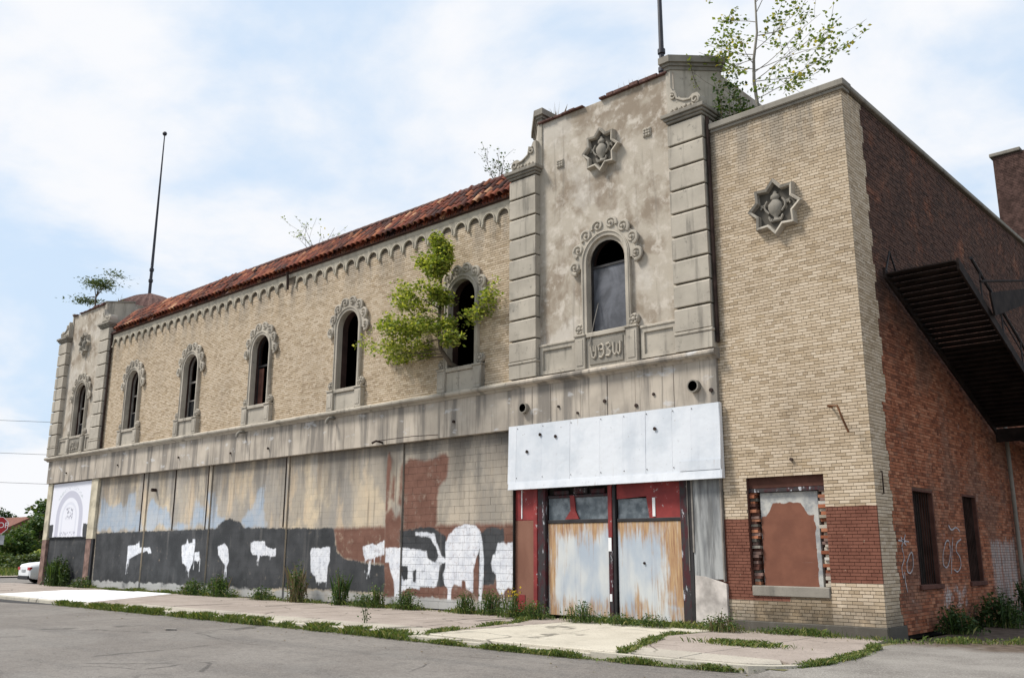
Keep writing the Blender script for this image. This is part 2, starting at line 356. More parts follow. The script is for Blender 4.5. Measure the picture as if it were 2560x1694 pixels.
def m_misc():
    # roof tiles
    s = S('roof_tile', .85, .2); r = s.rnd()
    c = s.ramp(r, [(0, (.045, .022, .02)), (.22, (.095, .034, .024)), (.45, (.17, .045, .026)), (.70, (.205, .06, .032)), (.90, (.31, .115, .055)), (1, (.42, .24, .14))])
    c = s.mix(s.rng(s.noise(1.1, 5), .48, .64, 0, .8), c, s.mix(1.0, c, (.32, .30, .32), 'MULTIPLY'))
    c = s.mix(s.rng(s.noise(9, 5), .55, .72, 0, .7), c, (.05, .045, .04))
    M['roof_tile'] = s.done(c, s.noise(40, 4), .4, .006)
    s = S('roof_tile_dark', .85, .2); r = s.noise(14, 3)
    c = s.ramp(r, [(.2, (.045, .026, .024)), (.5, (.10, .05, .042)), (.8, (.19, .11, .085))])
    M['roof_tile_dark'] = s.done(c, s.noise(12, 4), .6, .03)
    # white sheet metal
    s = S('white_sheet', .45, .4); r = s.rnd()
    c = s.mix(r, (.60, .625, .665), (.66, .68, .715))
    c = s.mix(s.rng(s.streak(3, .1), .48, .72, 0, .5), c, (.50, .53, .58))
    c = s.mix(s.rng(s.noise(.9, 6, .65), .46, .66, 0, .55), c, (.47, .51, .56)); c = s.mix(s.rng(s.noise(6, 7, .7), .60, .72, 0, .5), c, (.40, .40, .40))
    c = s.mix(s.rng(s.streak(12, .04, 6), .66, .74, 0, .6), c, (.34, .27, .21))
    c = s.mix(s.rng(s.noise(16, 5, .6), .69, .73), c, (.16, .12, .10))
    M['white_sheet'] = s.done(c, s.noise(2.0, 3), .35, .05)
    # galvanised sheet with rust streaks
    s = S('galvanised_sheet', .5, .4); x, y, z = s.xyz()
    c = s.mix(s.rng(s.noise(1.1, 4, .5, s.sc((1.6, 1, .7))), .35, .65), (.38, .43, .49), (.56, .57, .56))
    c = s.mix(s.rng(s.streak(8, .06), .5, .7, 0, .5), c, (.33, .36, .42))
    edge = s.ma('MAXIMUM', s.ma('MULTIPLY', s.rng(x, -5.6, -4.75), s.rng(z, .2, .5)), s.rng(z, 1.5, 2.35))
    edge = s.ma('MAXIMUM', edge, s.rng(s.ma('ABSOLUTE', s.ma('ADD', x, 8.45)), .28, .02))
    edge = s.ma('MAXIMUM', edge, s.ma('MULTIPLY', s.rng(z, .75, .3), .62))
    rust = s.rng(s.ma('ADD', s.ma('MULTIPLY', edge, .26), s.ma('MULTIPLY_ADD', s.streak(16, .07, 6), .5, s.ma('MULTIPLY', s.noise(2.6, 5, .6, s.sc((1.5, 1, .5))), .5))), .56, .76)
    rc = s.mix(s.rng(s.streak(20, .08), .35, .65), (.27, .115, .032), (.46, .28, .115))
    c = s.mix(s.ma('MULTIPLY', rust, .88), c, rc)
    M['galvanised_sheet'] = s.done(c, s.noise(1.3, 2), .3, .04, s.ma('MULTIPLY_ADD', rust, .4, .45))
    # peeling red paint over wood / steel
    s = S('red_paint', .6, .35)
    c = s.mix(s.rng(s.noise(2.5, 5), .3, .7), (.17, .022, .022), (.27, .035, .032))
    c = s.mix(s.rng(s.noise(5, 7, .7), .60, .66), c, (.40, .38, .38))
    M['red_paint'] = s.done(c, s.noise(30, 4), .3, .005)
    s = S('maroon_post', .7, .3)
    c = s.mix(s.rng(s.noise(6, 6, .65, s.sc((1, 1, .4))), .42, .56), (.055, .012, .016), (.035, .03, .032))
    c = s.mix(s.rng(s.noise(7, 6, .7, s.sc((1, 1, .3))), .60, .66), c, (.42, .43, .46))
    M['maroon_post'] = s.done(c, s.noise(30, 4), .4, .006)
    s = S('brown_board', .75, .25)
    c = s.mix(s.rng(s.noise(2, 5, v=s.sc((1, 1, .3))), .3, .7), (.165, .075, .05), (.225, .11, .075))
    M['brown_board'] = s.done(c, s.noise(20, 4), .25, .005)
    # window boards: brown paint over cream, cream left showing as a stepped border
    s = S('brown_over_cream', .8, .25); x, y, z = s.xyz()
    ax = s.ma('ABSOLUTE', s.ma('ADD', x, 1.97))
    nz = s.ma('MULTIPLY', s.ma('SUBTRACT', s.noise(7, 3), .5), .10)
    top = s.rng(s.ma('ADD', z, s.ma('ADD', s.ma('MULTIPLY', s.rng(ax, .28, .50), .26), nz)), 2.64, 2.62)
    inn = s.ma('MULTIPLY', s.rng(s.ma('ADD', ax, nz), .61, .60), top)
    cream = s.mix(s.rng(s.noise(4, 6, .65), .38, .62), (.44, .43, .40), (.25, .255, .26))
    bro = s.mix(s.rng(s.noise(3, 5), .3, .7), (.15, .06, .038), (.195, .08, .05))
    bro = s.mix(s.rng(s.noise(4, 5, .6, s.sc((.3, 1, 14))), .70, .74, 0, .5), bro, (.42, .35, .30))
    M['brown_over_cream'] = s.done(s.mix(inn, cream, bro), s.node('ShaderNodeTexBrick', {'Vector': s.node('ShaderNodeCombineXYZ', {0: x, 1: z}).outputs[0], 'Scale': 1.0, 'Mortar Size': .006, 'Brick Width': .4, 'Row Height': .2}).outputs[1], -.5, .01)
    # poster with a pale arch print
    s = S('poster_print', .55, .3); x, y, z = s.xyz()
    dx = s.ma('MULTIPLY', s.ma('ADD', x, 38.5), .80); dz = s.ma('MAXIMUM', s.ma('SUBTRACT', z, 3.15), 0.0)
    d = s.ma('SQRT', s.ma('ADD', s.ma('MULTIPLY', dx, dx), s.ma('MULTIPLY', s.ma('MULTIPLY', dz, dz), .95)))
    rg = s.ma('MULTIPLY', s.rng(d, .86, .92), s.rng(d, 1.24, 1.18))
    rg2 = s.ma('MULTIPLY', s.rng(d, .55, .60), s.rng(d, .72, .67))
    tx = s.ma('MULTIPLY', s.rng(s.noise(9, 3), .53, .57), s.ma('MULTIPLY', s.rng(s.ma('ABSOLUTE', dx), .34, .26), s.ma('MULTIPLY', s.rng(z, 3.0, 3.1), s.rng(z, 3.65, 3.5))))
    tb = s.ma('MULTIPLY', s.rng(s.noise(12, 3), .5, .55), s.ma('MULTIPLY', s.rng(s.ma('ABSOLUTE', dx), .75, .68), s.ma('MULTIPLY', s.rng(z, 2.28, 2.32), s.rng(z, 2.5, 2.45))))
    tt = s.ma('MULTIPLY', s.rng(s.noise(11, 3), .5, .56), s.ma('MULTIPLY', s.rng(d, 1.26, 1.3), s.rng(d, 1.45, 1.4)))
    tt = s.ma('MULTIPLY', tt, s.rng(z, 3.9, 4.1))
    c = s.mix(s.ma('MULTIPLY', rg, .8), (.74, .745, .81), (.44, .44, .53))
    c = s.mix(s.ma('MULTIPLY', rg2, .55), c, (.57, .585, .67))
    c = s.mix(s.ma('MULTIPLY', tx, .9), c, (.20, .20, .26)); c = s.mix(s.ma('MULTIPLY', tb, .7), c, (.33, .33, .40)); c = s.mix(s.ma('MULTIPLY', tt, .5), c, (.33, .38, .40))
    sx = s.ma('ABSOLUTE', s.ma('ADD', x, 38.5))
    pm = s.ma('MULTIPLY', s.rng(s.ma('ADD', sx, s.ma('MULTIPLY', s.noise(3, 3), .3)), 1.83, 1.87), s.rng(s.ma('ADD', z, s.ma('MULTIPLY', s.noise(4, 3), .3)), 2.98, 2.93))
    pm = s.ma('MAXIMUM', pm, s.rng(s.ma('ADD', z, s.ma('MULTIPLY', s.noise(5, 3), .1)), 2.30, 2.27))
    c = s.mix(pm, c, (.042, .044, .048))
    M['poster_print'] = s.done(c)
    s = S('streaky_board', .85, .2)
    c = s.mix(s.rng(s.noise(1.3, 6, .6, s.sc((2.2, 1, .35))), .36, .64), (.15, .155, .16), (.36, .365, .36))
    c = s.mix(s.rng(s.streak(11, .06), .5, .66, 0, .6), c, (.09, .09, .09)); M['streaky_board'] = s.done(c, s.noise(30, 4), .3, .005)
    # asphalt
    s = S('asphalt', .93, .2)
    c = s.mix(s.rng(s.noise(.35, 5), .35, .65), (.155, .137, .123), (.21, .19, .171))
    c = s.mix(s.rng(s.noise(.5, 4, .5, s.sc((.25, 2.2, 1))), .52, .68, 0, .5), c, (.105, .097, .092))
    c = s.mix(s.rng(s.noise(2.2, 6, .65), .50, .66, 0, .45), c, (.115, .105, .098))
    c = s.mix(s.rng(s.noise(32, 4, .7), .48, .62, 0, .7), c, (.25, .235, .215))
    c = s.mix(s.rng(s.noise(.22, 3), .56, .60, 0, .5), c, (.21, .195, .178))
    c = s.mix(s.rng(s.noise(11, 5, .7), .5, .66, 0, .55), c, (.095, .087, .08)); c = s.mix(s.rng(s.noise(9, 5, .7), .56, .68, 0, .45), c, (.27, .25, .23))
    c = s.mix(s.rng(s.noise(48, 3), .56, .68, 0, .75), c, (.06, .055, .052))
    cr = s.node('ShaderNodeTexVoronoi', {'Vector': s.node('ShaderNodeMix', {0: .28, 4: s.pos(), 5: s.node('ShaderNodeTexNoise', {'Vector': s.pos(), 'Scale': .9, 'Detail': 5.0}).outputs[1]}, data_type='VECTOR').outputs[1], 'Scale': .33}, feature='DISTANCE_TO_EDGE').outputs[0]
    ck = s.ma('MULTIPLY', s.rng(cr, .009, .003), s.rng(s.noise(.6, 3), .48, .58))
    c = s.mix(s.ma('MULTIPLY', ck, .55), c, (.045, .042, .04))
    M['asphalt'] = s.done(c, s.ma('ADD', s.noise(90, 3), s.ma('MULTIPLY', ck, -1.5)), .55, .01)
    s = S('gravel', .95, .15)
    c = s.mix(s.rng(s.noise(.8, 5), .35, .65), (.17, .155, .14), (.25, .232, .21))
    c = s.mix(s.rng(s.noise(30, 4), .5, .65, 0, .6), c, (.34, .32, .295)); c = s.mix(s.rng(s.noise(24, 3), .58, .7, 0, .6), c, (.09, .08, .07))
    y = s.xyz()[1]
    c = s.mix(s.rng(s.ma('ADD', y, s.ma('MULTIPLY', s.noise(.7, 4), 2.4)), .2, 1.4), c, s.mix(s.rng(s.noise(5, 5), .35, .65), (.075, .055, .042), (.13, .10, .078)))
    M['gravel'] = s.done(c, s.noise(40, 4), .8, .02)
    for nm, a, b in (('paving_pink', (.29, .245, .213), (.37, .315, .278)), ('paving_grey', (.37, .335, .285), (.46, .42, .355)), ('paving_pale', (.46, .42, .345), (.56, .515, .43)), ('paving_white', (.78, .78, .80), (.84, .84, .85)), ('kerb_concrete', (.42, .385, .32), (.52, .48, .40))):
        s = S(nm, .9, .2); r = s.rnd()
        c = s.mix(s.rng(s.noise(1.1, 6), .3, .7), a, b); c = s.mix(s.ma('MULTIPLY', r, .3), c, tuple(k*.85 for k in a))
        if nm != 'paving_white':
            c = s.mix(s.rng(s.noise(2.7, 7, .68), .56, .70, 0, .6), c, tuple(k*.60 for k in a))
            c = s.mix(s.rng(s.noise(30, 4), .52, .68, 0, .6), c, tuple(k*.5 for k in a))
            cr = s.node('ShaderNodeTexVoronoi', {'Vector': s.node('ShaderNodeMix', {0: .22, 4: s.pos(), 5: s.node('ShaderNodeTexNoise', {'Vector': s.pos(), 'Scale': 1.4, 'Detail': 5.0}).outputs[1]}, data_type='VECTOR').outputs[1], 'Scale': .55}, feature='DISTANCE_TO_EDGE').outputs[0]
            ck = s.ma('MULTIPLY', s.rng(cr, .012, .004), s.rng(s.noise(.5, 3), .47, .55))
            c = s.mix(s.ma('MULTIPLY', ck, .75), c, tuple(k*.22 for k in a))
        M[nm] = s.done(c, s.noise(60, 4), .35, .005)
    s = S('earth', .95, .1)
    c = s.mix(s.rng(s.noise(.2, 6), .38, .62), (.075, .085, .035), (.16, .15, .075)); c = s.mix(s.rng(s.noise(6, 5), .5, .7, 0, .6), c, (.22, .18, .12))
    M['earth'] = s.done(c, s.noise(8, 5), .8, .05)
    s = S('window_film', .55, .35); c = s.mix(s.rng(s.noise(1.6, 6, .6, s.sc((1, 1, .55)), .6), .35, .7), (.035, .037, .045), (.12, .125, .145)); M['window_film'] = s.done(c, s.noise(3, 4), .4, .03)
    s = S('dirty_glass', .25, .5); c = s.mix(s.rng(s.noise(5, 6), .35, .7), (.075, .095, .11), (.22, .25, .27)); M['dirty_glass'] = s.done(c, s.noise(4, 3), .1, .02, s.rng(s.noise(6, 5), .3, .7, .2, .7))
    s = S('glass_dark', .08, .5); M['glass_dark'] = s.done((.02, .022, .025))
    def leaf(nm, stops, tr=.35):
        s = S(nm, .55, .3); c = s.ramp(s.rnd(), stops); s.put(s.b.inputs['Base Color'], c)
        t = s.node('ShaderNodeBsdfTranslucent', {0: s.mix(1.0, c, (1.25, 1.2, .6), 'MULTIPLY')})
        mx = s.node('ShaderNodeMixShader', {0: tr, 1: s.b.outputs[0], 2: t.outputs[0]}); s.t.links.new(mx.outputs[0], s.o.inputs[0]); M[nm] = s.m
    leaf('leaf_bright', [(0, (.09, .14, .02)), (.4, (.21, .275, .045)), (.8, (.36, .40, .08)), (1, (.50, .49, .16))], .45)
    leaf('leaf_sapling', [(0, (.07, .11, .025)), (.5, (.14, .20, .045)), (.85, (.22, .26, .06)), (1, (.46, .38, .05))], .5)
    leaf('leaf_weed', [(0, (.025, .055, .014)), (.5, (.055, .105, .022)), (.85, (.10, .15, .035)), (1, (.17, .17, .06))], .3)
    leaf('leaf_dark', [(0, (.014, .03, .010)), (.5, (.032, .065, .018)), (.9, (.06, .105, .028)), (1, (.10, .13, .04))], .25)
    leaf('leaf_pine', [(0, (.03, .06, .015)), (.6, (.075, .115, .03)), (1, (.14, .16, .05))], .25)
    leaf('grass_blade', [(0, (.05, .085, .018)), (.5, (.10, .15, .032)), (.8, (.17, .195, .05)), (1, (.30, .27, .11))], .3)
    leaf('dry_stem', [(0, (.14, .10, .06)), (.6, (.22, .17, .10)), (1, (.16, .17, .06))], .2)
    leaf('yellow_flower', [(0, (.45, .30, .02)), (1, (.62, .46, .04))], .3)
m_misc()
plain('chalky_paint', (.40, .37, .38), .9, .1, 0, .35, 9)
for a in (('dark_steel', (.018, .016, .017), .6, .4, .0, .4), ('rust_steel', (.035, .022, .018), .85, .2, .0, .5), ('bark', (.11, .09, .07), .9, .2), ('bark_pale', (.26, .24, .21), .9, .2), ('interior_dark', (.03, .027, .025), .95, .1),
          ('inner_brick', (.10, .045, .034), .9, .15), ('reveal_dark', (.05, .03, .026), .9, .15), ('black_iron', (.020, .014, .012), .85, .15, 0, .5), ('pole_paint', (.03, .03, .04), .5, .4), ('old_wood', (.22, .20, .18), .9, .2), ('weathered_board', (.27, .275, .28), .85, .2, 0, .5, 2.2), ('pale_stone', (.46, .42, .39), .9, .15, 0, .35, 2.5),
          ('roof_felt', (.06, .058, .058), .9, .2), ('cream_paint', (.47, .42, .32), .85, .2, 0, .3, 2), ('pink_plaster', (.20, .13, .11), .9, .15, 0, .35, 3), ('pier_concrete', (.37, .32, .255), .9, .15, 0, .4, 1.4), ('car_white', (.78, .79, .80), .3, .5, 0, .03), ('black_plastic', (.02, .02, .022), .6, .3), ('tyre', (.02, .02, .02), .9, .2),
          ('tail_red', (.35, .01, .015), .25, .5), ('sign_red', (.36, .012, .018), .5, .4, 0, .1), ('sign_white', (.75, .75, .75), .5, .4, 0, .05), ('galv_post', (.35, .36, .37), .5, .4, .3), ('brown_roof', (.17, .075, .055), .9, .2), ('house_wall', (.30, .24, .19), .9, .2), ('rust_iron', (.13, .06, .03), .9, .2, 0, .5)):
    plain(*a)

# ================================================================== ground, road, pavement
def sheet(name, poly, z, mat, **k):
    o = MB().add([(x, y, z) for x, y in poly], [tuple(range(len(poly)))]).build(name, mat)
    o['kind'] = 'structure'; return o
sheet('ground', [(-900, -500), (500, -500), (500, 900), (-900, 900)], -.20, M['earth'])
sheet('road', [(-300, -34), (60, -34), (60, -5.42), (-300, -5.42)], -.13, M['asphalt'])
sheet('cross_street', [(-58, -5.5), (-44.6, -5.5), (-44.6, 250), (-58, 250)], -.125, M['asphalt'])
al = MB(); AY = [60, -4.2, -5.2, -6.3, -7.4]; AZ = [-.035, -.035, -.06, -.115, -.135]
for i in range(4): al.add([(.32, AY[i], AZ[i]), (.32, AY[i+1], AZ[i+1]), (40, AY[i+1], AZ[i+1]), (40, AY[i], AZ[i])], [(0, 1, 2, 3)])
tag(al.build('alley_lot', M['gravel']), kind='structure')
pav = sheet('pavement', [(-44.4, -5.38), (.55, -5.38), (.55, .3), (-44.4, .3)], -.06, M['earth'])
def slab(poly, z, mat, t=.08):
    cx = sum(p[0] for p in poly)/len(poly); cy = sum(p[1] for p in poly)/len(poly)
    mb = MB(); n = len(poly); e = .012
    ins = [(p[0]+(cx-p[0])*e, p[1]+(cy-p[1])*e) for p in poly]
    tx, ty = random.uniform(-.004, .004), random.uniform(-.004, .004)
    vs = [(p[0], p[1], z-t) for p in poly]+[(p[0], p[1], z-.012+tx*(p[0]-cx)+ty*(p[1]-cy)) for p in poly]+[(p[0], p[1], z+tx*(p[0]-cx)+ty*(p[1]-cy)) for p in ins]
    fs = [tuple(range(2*n, 3*n))]+[(i, (i+1) % n, n+(i+1) % n, n+i) for i in range(n)]+[(n+i, n+(i+1) % n, 2*n+(i+1) % n, 2*n+i) for i in range(n)]
    mb.add(vs, fs); return mb.build('paving_slab', mat, pav)
g = .008
xs = [-44.3, -42.4, -40.4, -38.4, -36.4, -34.5]
for a, b in zip(xs[:-1], xs[1:]):
    for y0, y1 in ((-5.2, -3.6), (-3.6, -1.9), (-1.9, -.02)):
        slab([(a+g, y0+g), (b-g, y0+g), (b-g, y1-g), (a+g, y1-g)], random.uniform(-.008, .004), M['paving_pink'])
slab([(-34.5, -5.2), (-31.2, -5.2), (-33.4, -1.9), (-34.5, -1.9)], -.004, M['paving_pink']); slab([(-34.5, -1.88), (-33.42, -1.88), (-32.6, -.6), (-32.6, -.02), (-34.5, -.02)], -.006, M['paving_pink'])
# new white concrete by the far corner
slab([(-31.1, -5.2), (-27.3, -5.2), (-29.6, -.55), (-32.5, -.62), (-33.3, -1.9)], .012, M['paving_white']); slab([(-27.28, -5.2), (-23.6, -5.0), (-26.9, -.5), (-29.57, -.55)], .012, M['paving_white'])
slab([(-23.55, -5.2), (-21.4, -5.2), (-21.4, -.02), (-26.85, -.02), (-26.85, -.5)], -.002, M['paving_pink'])
xs = [-21.4, -19.55, -17.7, -15.9, -14.1, -12.3, -10.5, -8.9, -7.25]
for i, (a, b) in enumerate(zip(xs[:-1], xs[1:])):
    slab([(a+g, -5.2), (b-g, -5.2), (b-g, -4.25-g), (a+g, -4.25-g)], random.uniform(-.02, .0), M['paving_grey'])
    slab([(a+g, -4.25+g), (b-g, -4.25+g), (b-g, -2.3-g), (a+g, -2.3-g)], random.uniform(-.012, .006), M['paving_pink'])
    slab([(a+g, -2.3+g), (b-g, -2.3+g), (b-g, -.02), (a+g, -.02)], random.uniform(-.012, .006), M['paving_pink'])
# pale crossover in front of the doors
slab([(-7.2, -5.3), (-4.7, -5.45), (-5.6, -2.0), (-7.85, -2.0)], -.005, M['paving_pale']); slab([(-4.68, -5.45), (-2.35, -5.5), (-3.75, -2.0), (-5.58, -2.0)], -.002, M['paving_pale'])
slab([(-7.85, -1.97), (-5.6, -1.97), (-5.4, -.05), (-8.5, -.05)], -.012, M['paving_pale']); slab([(-5.58, -1.97), (-3.75, -1.97), (-3.3, -.05), (-5.38, -.05)], -.01, M['paving_pale'])
# corner section with a rounded end
arc = [(-.35+.85*math.cos(a), -4.6+.80*math.sin(a)) for a in [R(-90+i*11.25) for i in range(9)]]
slab([(-2.2, -5.4), (-1.2, -5.4), (-1.3, -4.55), (-2.55, -4.5)], -.004, M['paving_grey'])
slab([(-1.18, -5.4)]+arc[:6]+[(.1, -4.6), (-1.28, -4.55)], -.006, M['paving_grey'])
slab([(-2.57, -4.47), (-1.28, -4.52), (-1.25, -2.2), (-3.5, -2.2)], -.004, M['paving_pink']); slab([(-1.26, -4.52), (.1, -4.57), arc[6], arc[8], (.5, -2.2), (-1.23, -2.2)], -.008, M['paving_pink'])
slab([(-3.5, -2.17), (-1.25, -2.17), (-1.25, -.05), (-3.25, -.05)], -.008, M['paving_pink']); slab([(-1.23, -2.17), (.5, -2.17), (.1, -.9), (-.02, -.05), (-1.23, -.05)], -.012, M['paving_pink'])
# kerb stones
kx = -44.3
while kx < -8:
    L = random.uniform(1.5, 2.1); e = min(kx+L, -7.4)
    if not (-30.5 < kx < -23.5 and False):
        MB().cbox(kx+.006, e-.006, -5.42+random.uniform(-.015, .015), -5.215, -.22, random.uniform(-.022, -.004), .02).build('kerb_stone', M['kerb_concrete'], pav)
    kx = e
for a, b, zt in ((-7.38, -6.0, -.03), (-6.0, -4.4, -.05), (-4.4, -2.8, -.05), (-2.8, -1.2, -.015)):
    MB().prism([(a+.006, -5.62+.02*(a+7)/5-.02), (b-.006, -5.62+.02*(b+7)/5-.02), (b-.006, -5.47), (a+.006, -5.30 if a < -7 else -5.47)], -.22, zt, 'z').build('kerb_stone', M['kerb_concrete'], pav)
ang = [R(-90+i*22.5) for i in range(5)]
for a0, a1 in zip(ang[:-1], ang[1:]):
    q = [(-.35+r*math.cos(t), -4.6+(r-.05)*math.sin(t)) for r, t in ((.87, a0), (1.03, a0), (1.03, a1), (.87, a1))]
    MB().prism(q, -.22, -.02, 'z').build('kerb_stone', M['kerb_concrete'], pav)
MB().prism([(-1.19, -5.62), (-.36, -5.57), (-.36, -5.41), (-1.19, -5.42)], -.22, -.018, 'z').build('kerb_stone', M['kerb_concrete'], pav)
sheet('gutter_patch', [(-60, -5.44), (-24.5, -5.44), (-26.5, -5.95), (-30, -6.5), (-36, -7.0), (-60, -7.3)], -.124, plain('new_asphalt', (.05, .048, .048), .9, .2, 0, .25, 2))
sheet('verge', [(-140, -5), (-59, -5), (-59, 250), (-140, 250)], -.10, M['earth'])
sheet('far_pavement', [(-60.5, -5.5), (-58.3, -5.5), (-58.3, 250), (-60.5, 250)], -.05, M['paving_pink'])

# ================================================================== the building
B = thing('ballroom_building', 'long derelict two-storey tan brick building with two stucco towers and red tile roof edge', 'building', (-20, 0, 0))
def part(mb, name, mat, parent=None, smooth=None): return mb.build(name, mat, parent or B, smooth=smooth)
CO = .0677; BL = .213
def lattice(z0, z1, intervals, u_org=0.0, seed=1):
    """clipped brick spans: list of (u0, u1, z0, z1)"""
    out = []; k = 0; z = z0
    while z < z1-.03:
        zt = min(z+CO, z1); head = (k % 6 == 3); st = BL/2 if head else BL; off = st*.5*(k % 2)
        for (a, b) in intervals((z+zt)/2):
            i = math.floor((a-u_org-off)/st)
            while True:
                p = u_org+off+i*st; q = p+st; i += 1
                if p >= b: break
                p2, q2 = max(p, a), min(q, b)
                if q2-p2 > .035: out.append((p2+.004, q2-.004, z+.006, zt-.006))
        z += CO; k += 1
    return np.array(out)
def brick_boxes(L, front, back, normal='y', jit=.0022):
    """boxes for spans; normal 'y' faces -y at y=front, 'x' faces +x at x=front"""
    n = len(L); j = rng.uniform(-jit, jit, n); v = np.zeros((n, 8, 3)); fr = front+j if normal == 'y' else front+j
    u0, u1, z0, z1 = L.T
    for idx, (uu, dd, zz) in enumerate([(u0, fr, z0), (u1, fr, z0), (u1, fr, z1), (u0, fr, z1), (u0, back, z0), (u1, back, z0), (u1, back, z1), (u0, back, z1)]):
        if normal == 'y': v[:, idx, 0] = uu; v[:, idx, 1] = dd
        else: v[:, idx, 1] = uu; v[:, idx, 0] = dd
        v[:, idx, 2] = zz
    f = np.array([(0, 1, 2, 3), (3, 2, 6, 7), (0, 4, 5, 1), (0, 3, 7, 4), (1, 5, 6, 2)])
    return v.reshape(-1, 3), (f[None]+8*np.arange(n)[:, None, None]).reshape(-1, 4)
TW_R = (-9.69, -3.35); TW_L = (-41.4, -35.6)
WINS = [-32.85, -27.7, -22.5, -17.2, -11.75]
HW = .56; SPR = 8.95
def arch_z(x, xc, hw=HW, spr=SPR): return spr+math.sqrt(max(0, hw*hw-(x-xc)**2))
def arch_wall(mb, x0, x1, z0, z1, y, wins):
    cur = x0
    for xc, zs in wins:
        mb.add([(cur, y, z0), (xc-HW, y, z0), (xc-HW, y, z1), (cur, y, z1)], [(0, 1, 2, 3)])
        mb.add([(xc-HW, y, z0), (xc+HW, y, z0), (xc+HW, y, zs), (xc-HW, y, zs)], [(0, 1, 2, 3)])
        n = 16; xsx = [xc-HW*math.cos(math.pi*i/n) for i in range(n+1)]
        for p, q in zip(xsx[:-1], xsx[1:]): mb.add([(p, y, arch_z(p, xc)), (q, y, arch_z(q, xc)), (q, y, z1), (p, y, z1)], [(0, 1, 2, 3)])
        cur = xc+HW
    mb.add([(cur, y, z0), (x1, y, z0), (x1, y, z1), (cur, y, z1)], [(0, 1, 2, 3)])
# shell: rear, far side, roof, floor
sh = MB(); sh.box(-41.3, -.05, 24.0, 24.3, -.1, 11.2); sh.box(-41.3, -41.0, .1, 24, -.1, 11.25); sh.box(-41.2, -.06, .62, 24, 11.0, 11.18); sh.box(-41, -.1, .3, 24, -.1, -.02)
part(sh, 'shell', M['interior_dark'])
# ---- upper main wall
mw = MB(); arch_wall(mw, TW_L[1]-.05, TW_R[0]+.05, 5.9, 11.7, .012, [(x, 6.85) for x in WINS])
wall = part(mw, 'main_wall', M['tan_mortar'])
def main_iv(z):
    iv = []; cur = TW_L[1]
    for xc in WINS:
        h = .92 if z < 6.9 else (.66 if z < SPR else (math.sqrt(.62**2-(z-SPR)**2) if z-SPR < .6 else 0))
        if h > 0: iv.append((cur, xc-h)); cur = xc+h
    iv.append((cur, TW_R[0])); return iv
v, f = brick_boxes(lattice(6.1, 11.15, main_iv), 0.0, .02)
tag(npmesh('brickwork', v, f, M['tan_brick'], wall), kind='stuff')
# ---- corner bay, front face and return
NX0, NX1, NZ0, NZ1 = -2.80, -1.05, .78, 3.20
cb_ = MB()
for (a, b, c, d) in ((TW_R[1]-.4, NX0, 0, 11.6), (NX1, -.01, 0, 11.6), (NX0, NX1, NZ1, 11.6), (NX0, NX1, 0, NZ0)):
    cb_.add([(a, .012, c), (b, .012, c), (b, .012, d), (a, .012, d)], [(0, 1, 2, 3)])
cb_.add([(-.012, .012, 0), (-.012, 1.1, 0), (-.012, 1.1, 11.6), (-.012, .012, 11.6)], [(0, 1, 2, 3)])
bay = part(cb_, 'corner_bay', M['tan_mortar'])
L = lattice(.20, 11.52, lambda z: [(TW_R[1]-.02, NX0), (NX1, 0)] if NZ0 < z < NZ1 else [(TW_R[1]-.02, 0)])
full = np.where((L[:, 1]-L[:, 0] > .2))[0]
ctr = np.stack([(L[:, 0]+L[:, 1])/2, np.zeros(len(L)), (L[:, 2]+L[:, 3])/2], 1)
dist = np.linalg.norm(ctr-np.array(CAM), axis=1)
near = full[np.argsort(dist[full])][:300]
nb = MB(); w2 = (BL-.008)/2; h2 = (CO-.012)/2
nb.add([(-w2, 0, -h2), (w2, 0, -h2), (w2, 0, h2), (-w2, 0, h2), (-w2, .02, -h2), (w2, .02, -h2), (w2, .02, h2), (-w2, .02, h2)], [(0, 1, 2, 3), (3, 2, 6, 7), (0, 4, 5, 1), (0, 3, 7, 4), (1, 5, 6, 2)])
bme = nb.mesh('brick', M['tan_brick'])
for i in near: piece('brick', bme, bay, (ctr[i][0], random.uniform(-.0025, .0025), ctr[i][2]))
rest = np.setdiff1d(np.arange(len(L)), near)
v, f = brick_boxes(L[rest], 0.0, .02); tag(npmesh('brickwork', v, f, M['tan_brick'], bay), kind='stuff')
tooth = lambda z: [(0.004, .74+.06*math.floor(z/.68) % 2*.0+(.22 if z > 4.7 else .04)+(.10 if int(z/CO) % 12 < 6 else 0))]
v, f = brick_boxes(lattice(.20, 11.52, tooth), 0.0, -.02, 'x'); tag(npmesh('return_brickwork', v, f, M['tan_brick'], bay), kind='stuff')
part(MB().cbox(TW_R[1], .02, -.022, .05, -.12, .2, .015), 'base_course', M['stained_stone']); part(MB().cbox(-.05, .022, .051, 1.0, -.12, .2, .01), 'base_course', M['stained_stone'])
cop = MB(); cop.cbox(TW_R[1]+.02, .10, -.10, .34, 11.54, 11.70, .02); cop.cbox(TW_R[1]+.03, .06, -.05, .30, 11.47, 11.54, .01)
part(cop, 'coping', M['limestone_dark'])
cop = MB(); cop.cbox(-.30, .09, .342, 24, 11.55, 11.68, .02); part(cop, 'coping', M['limestone_dark'])
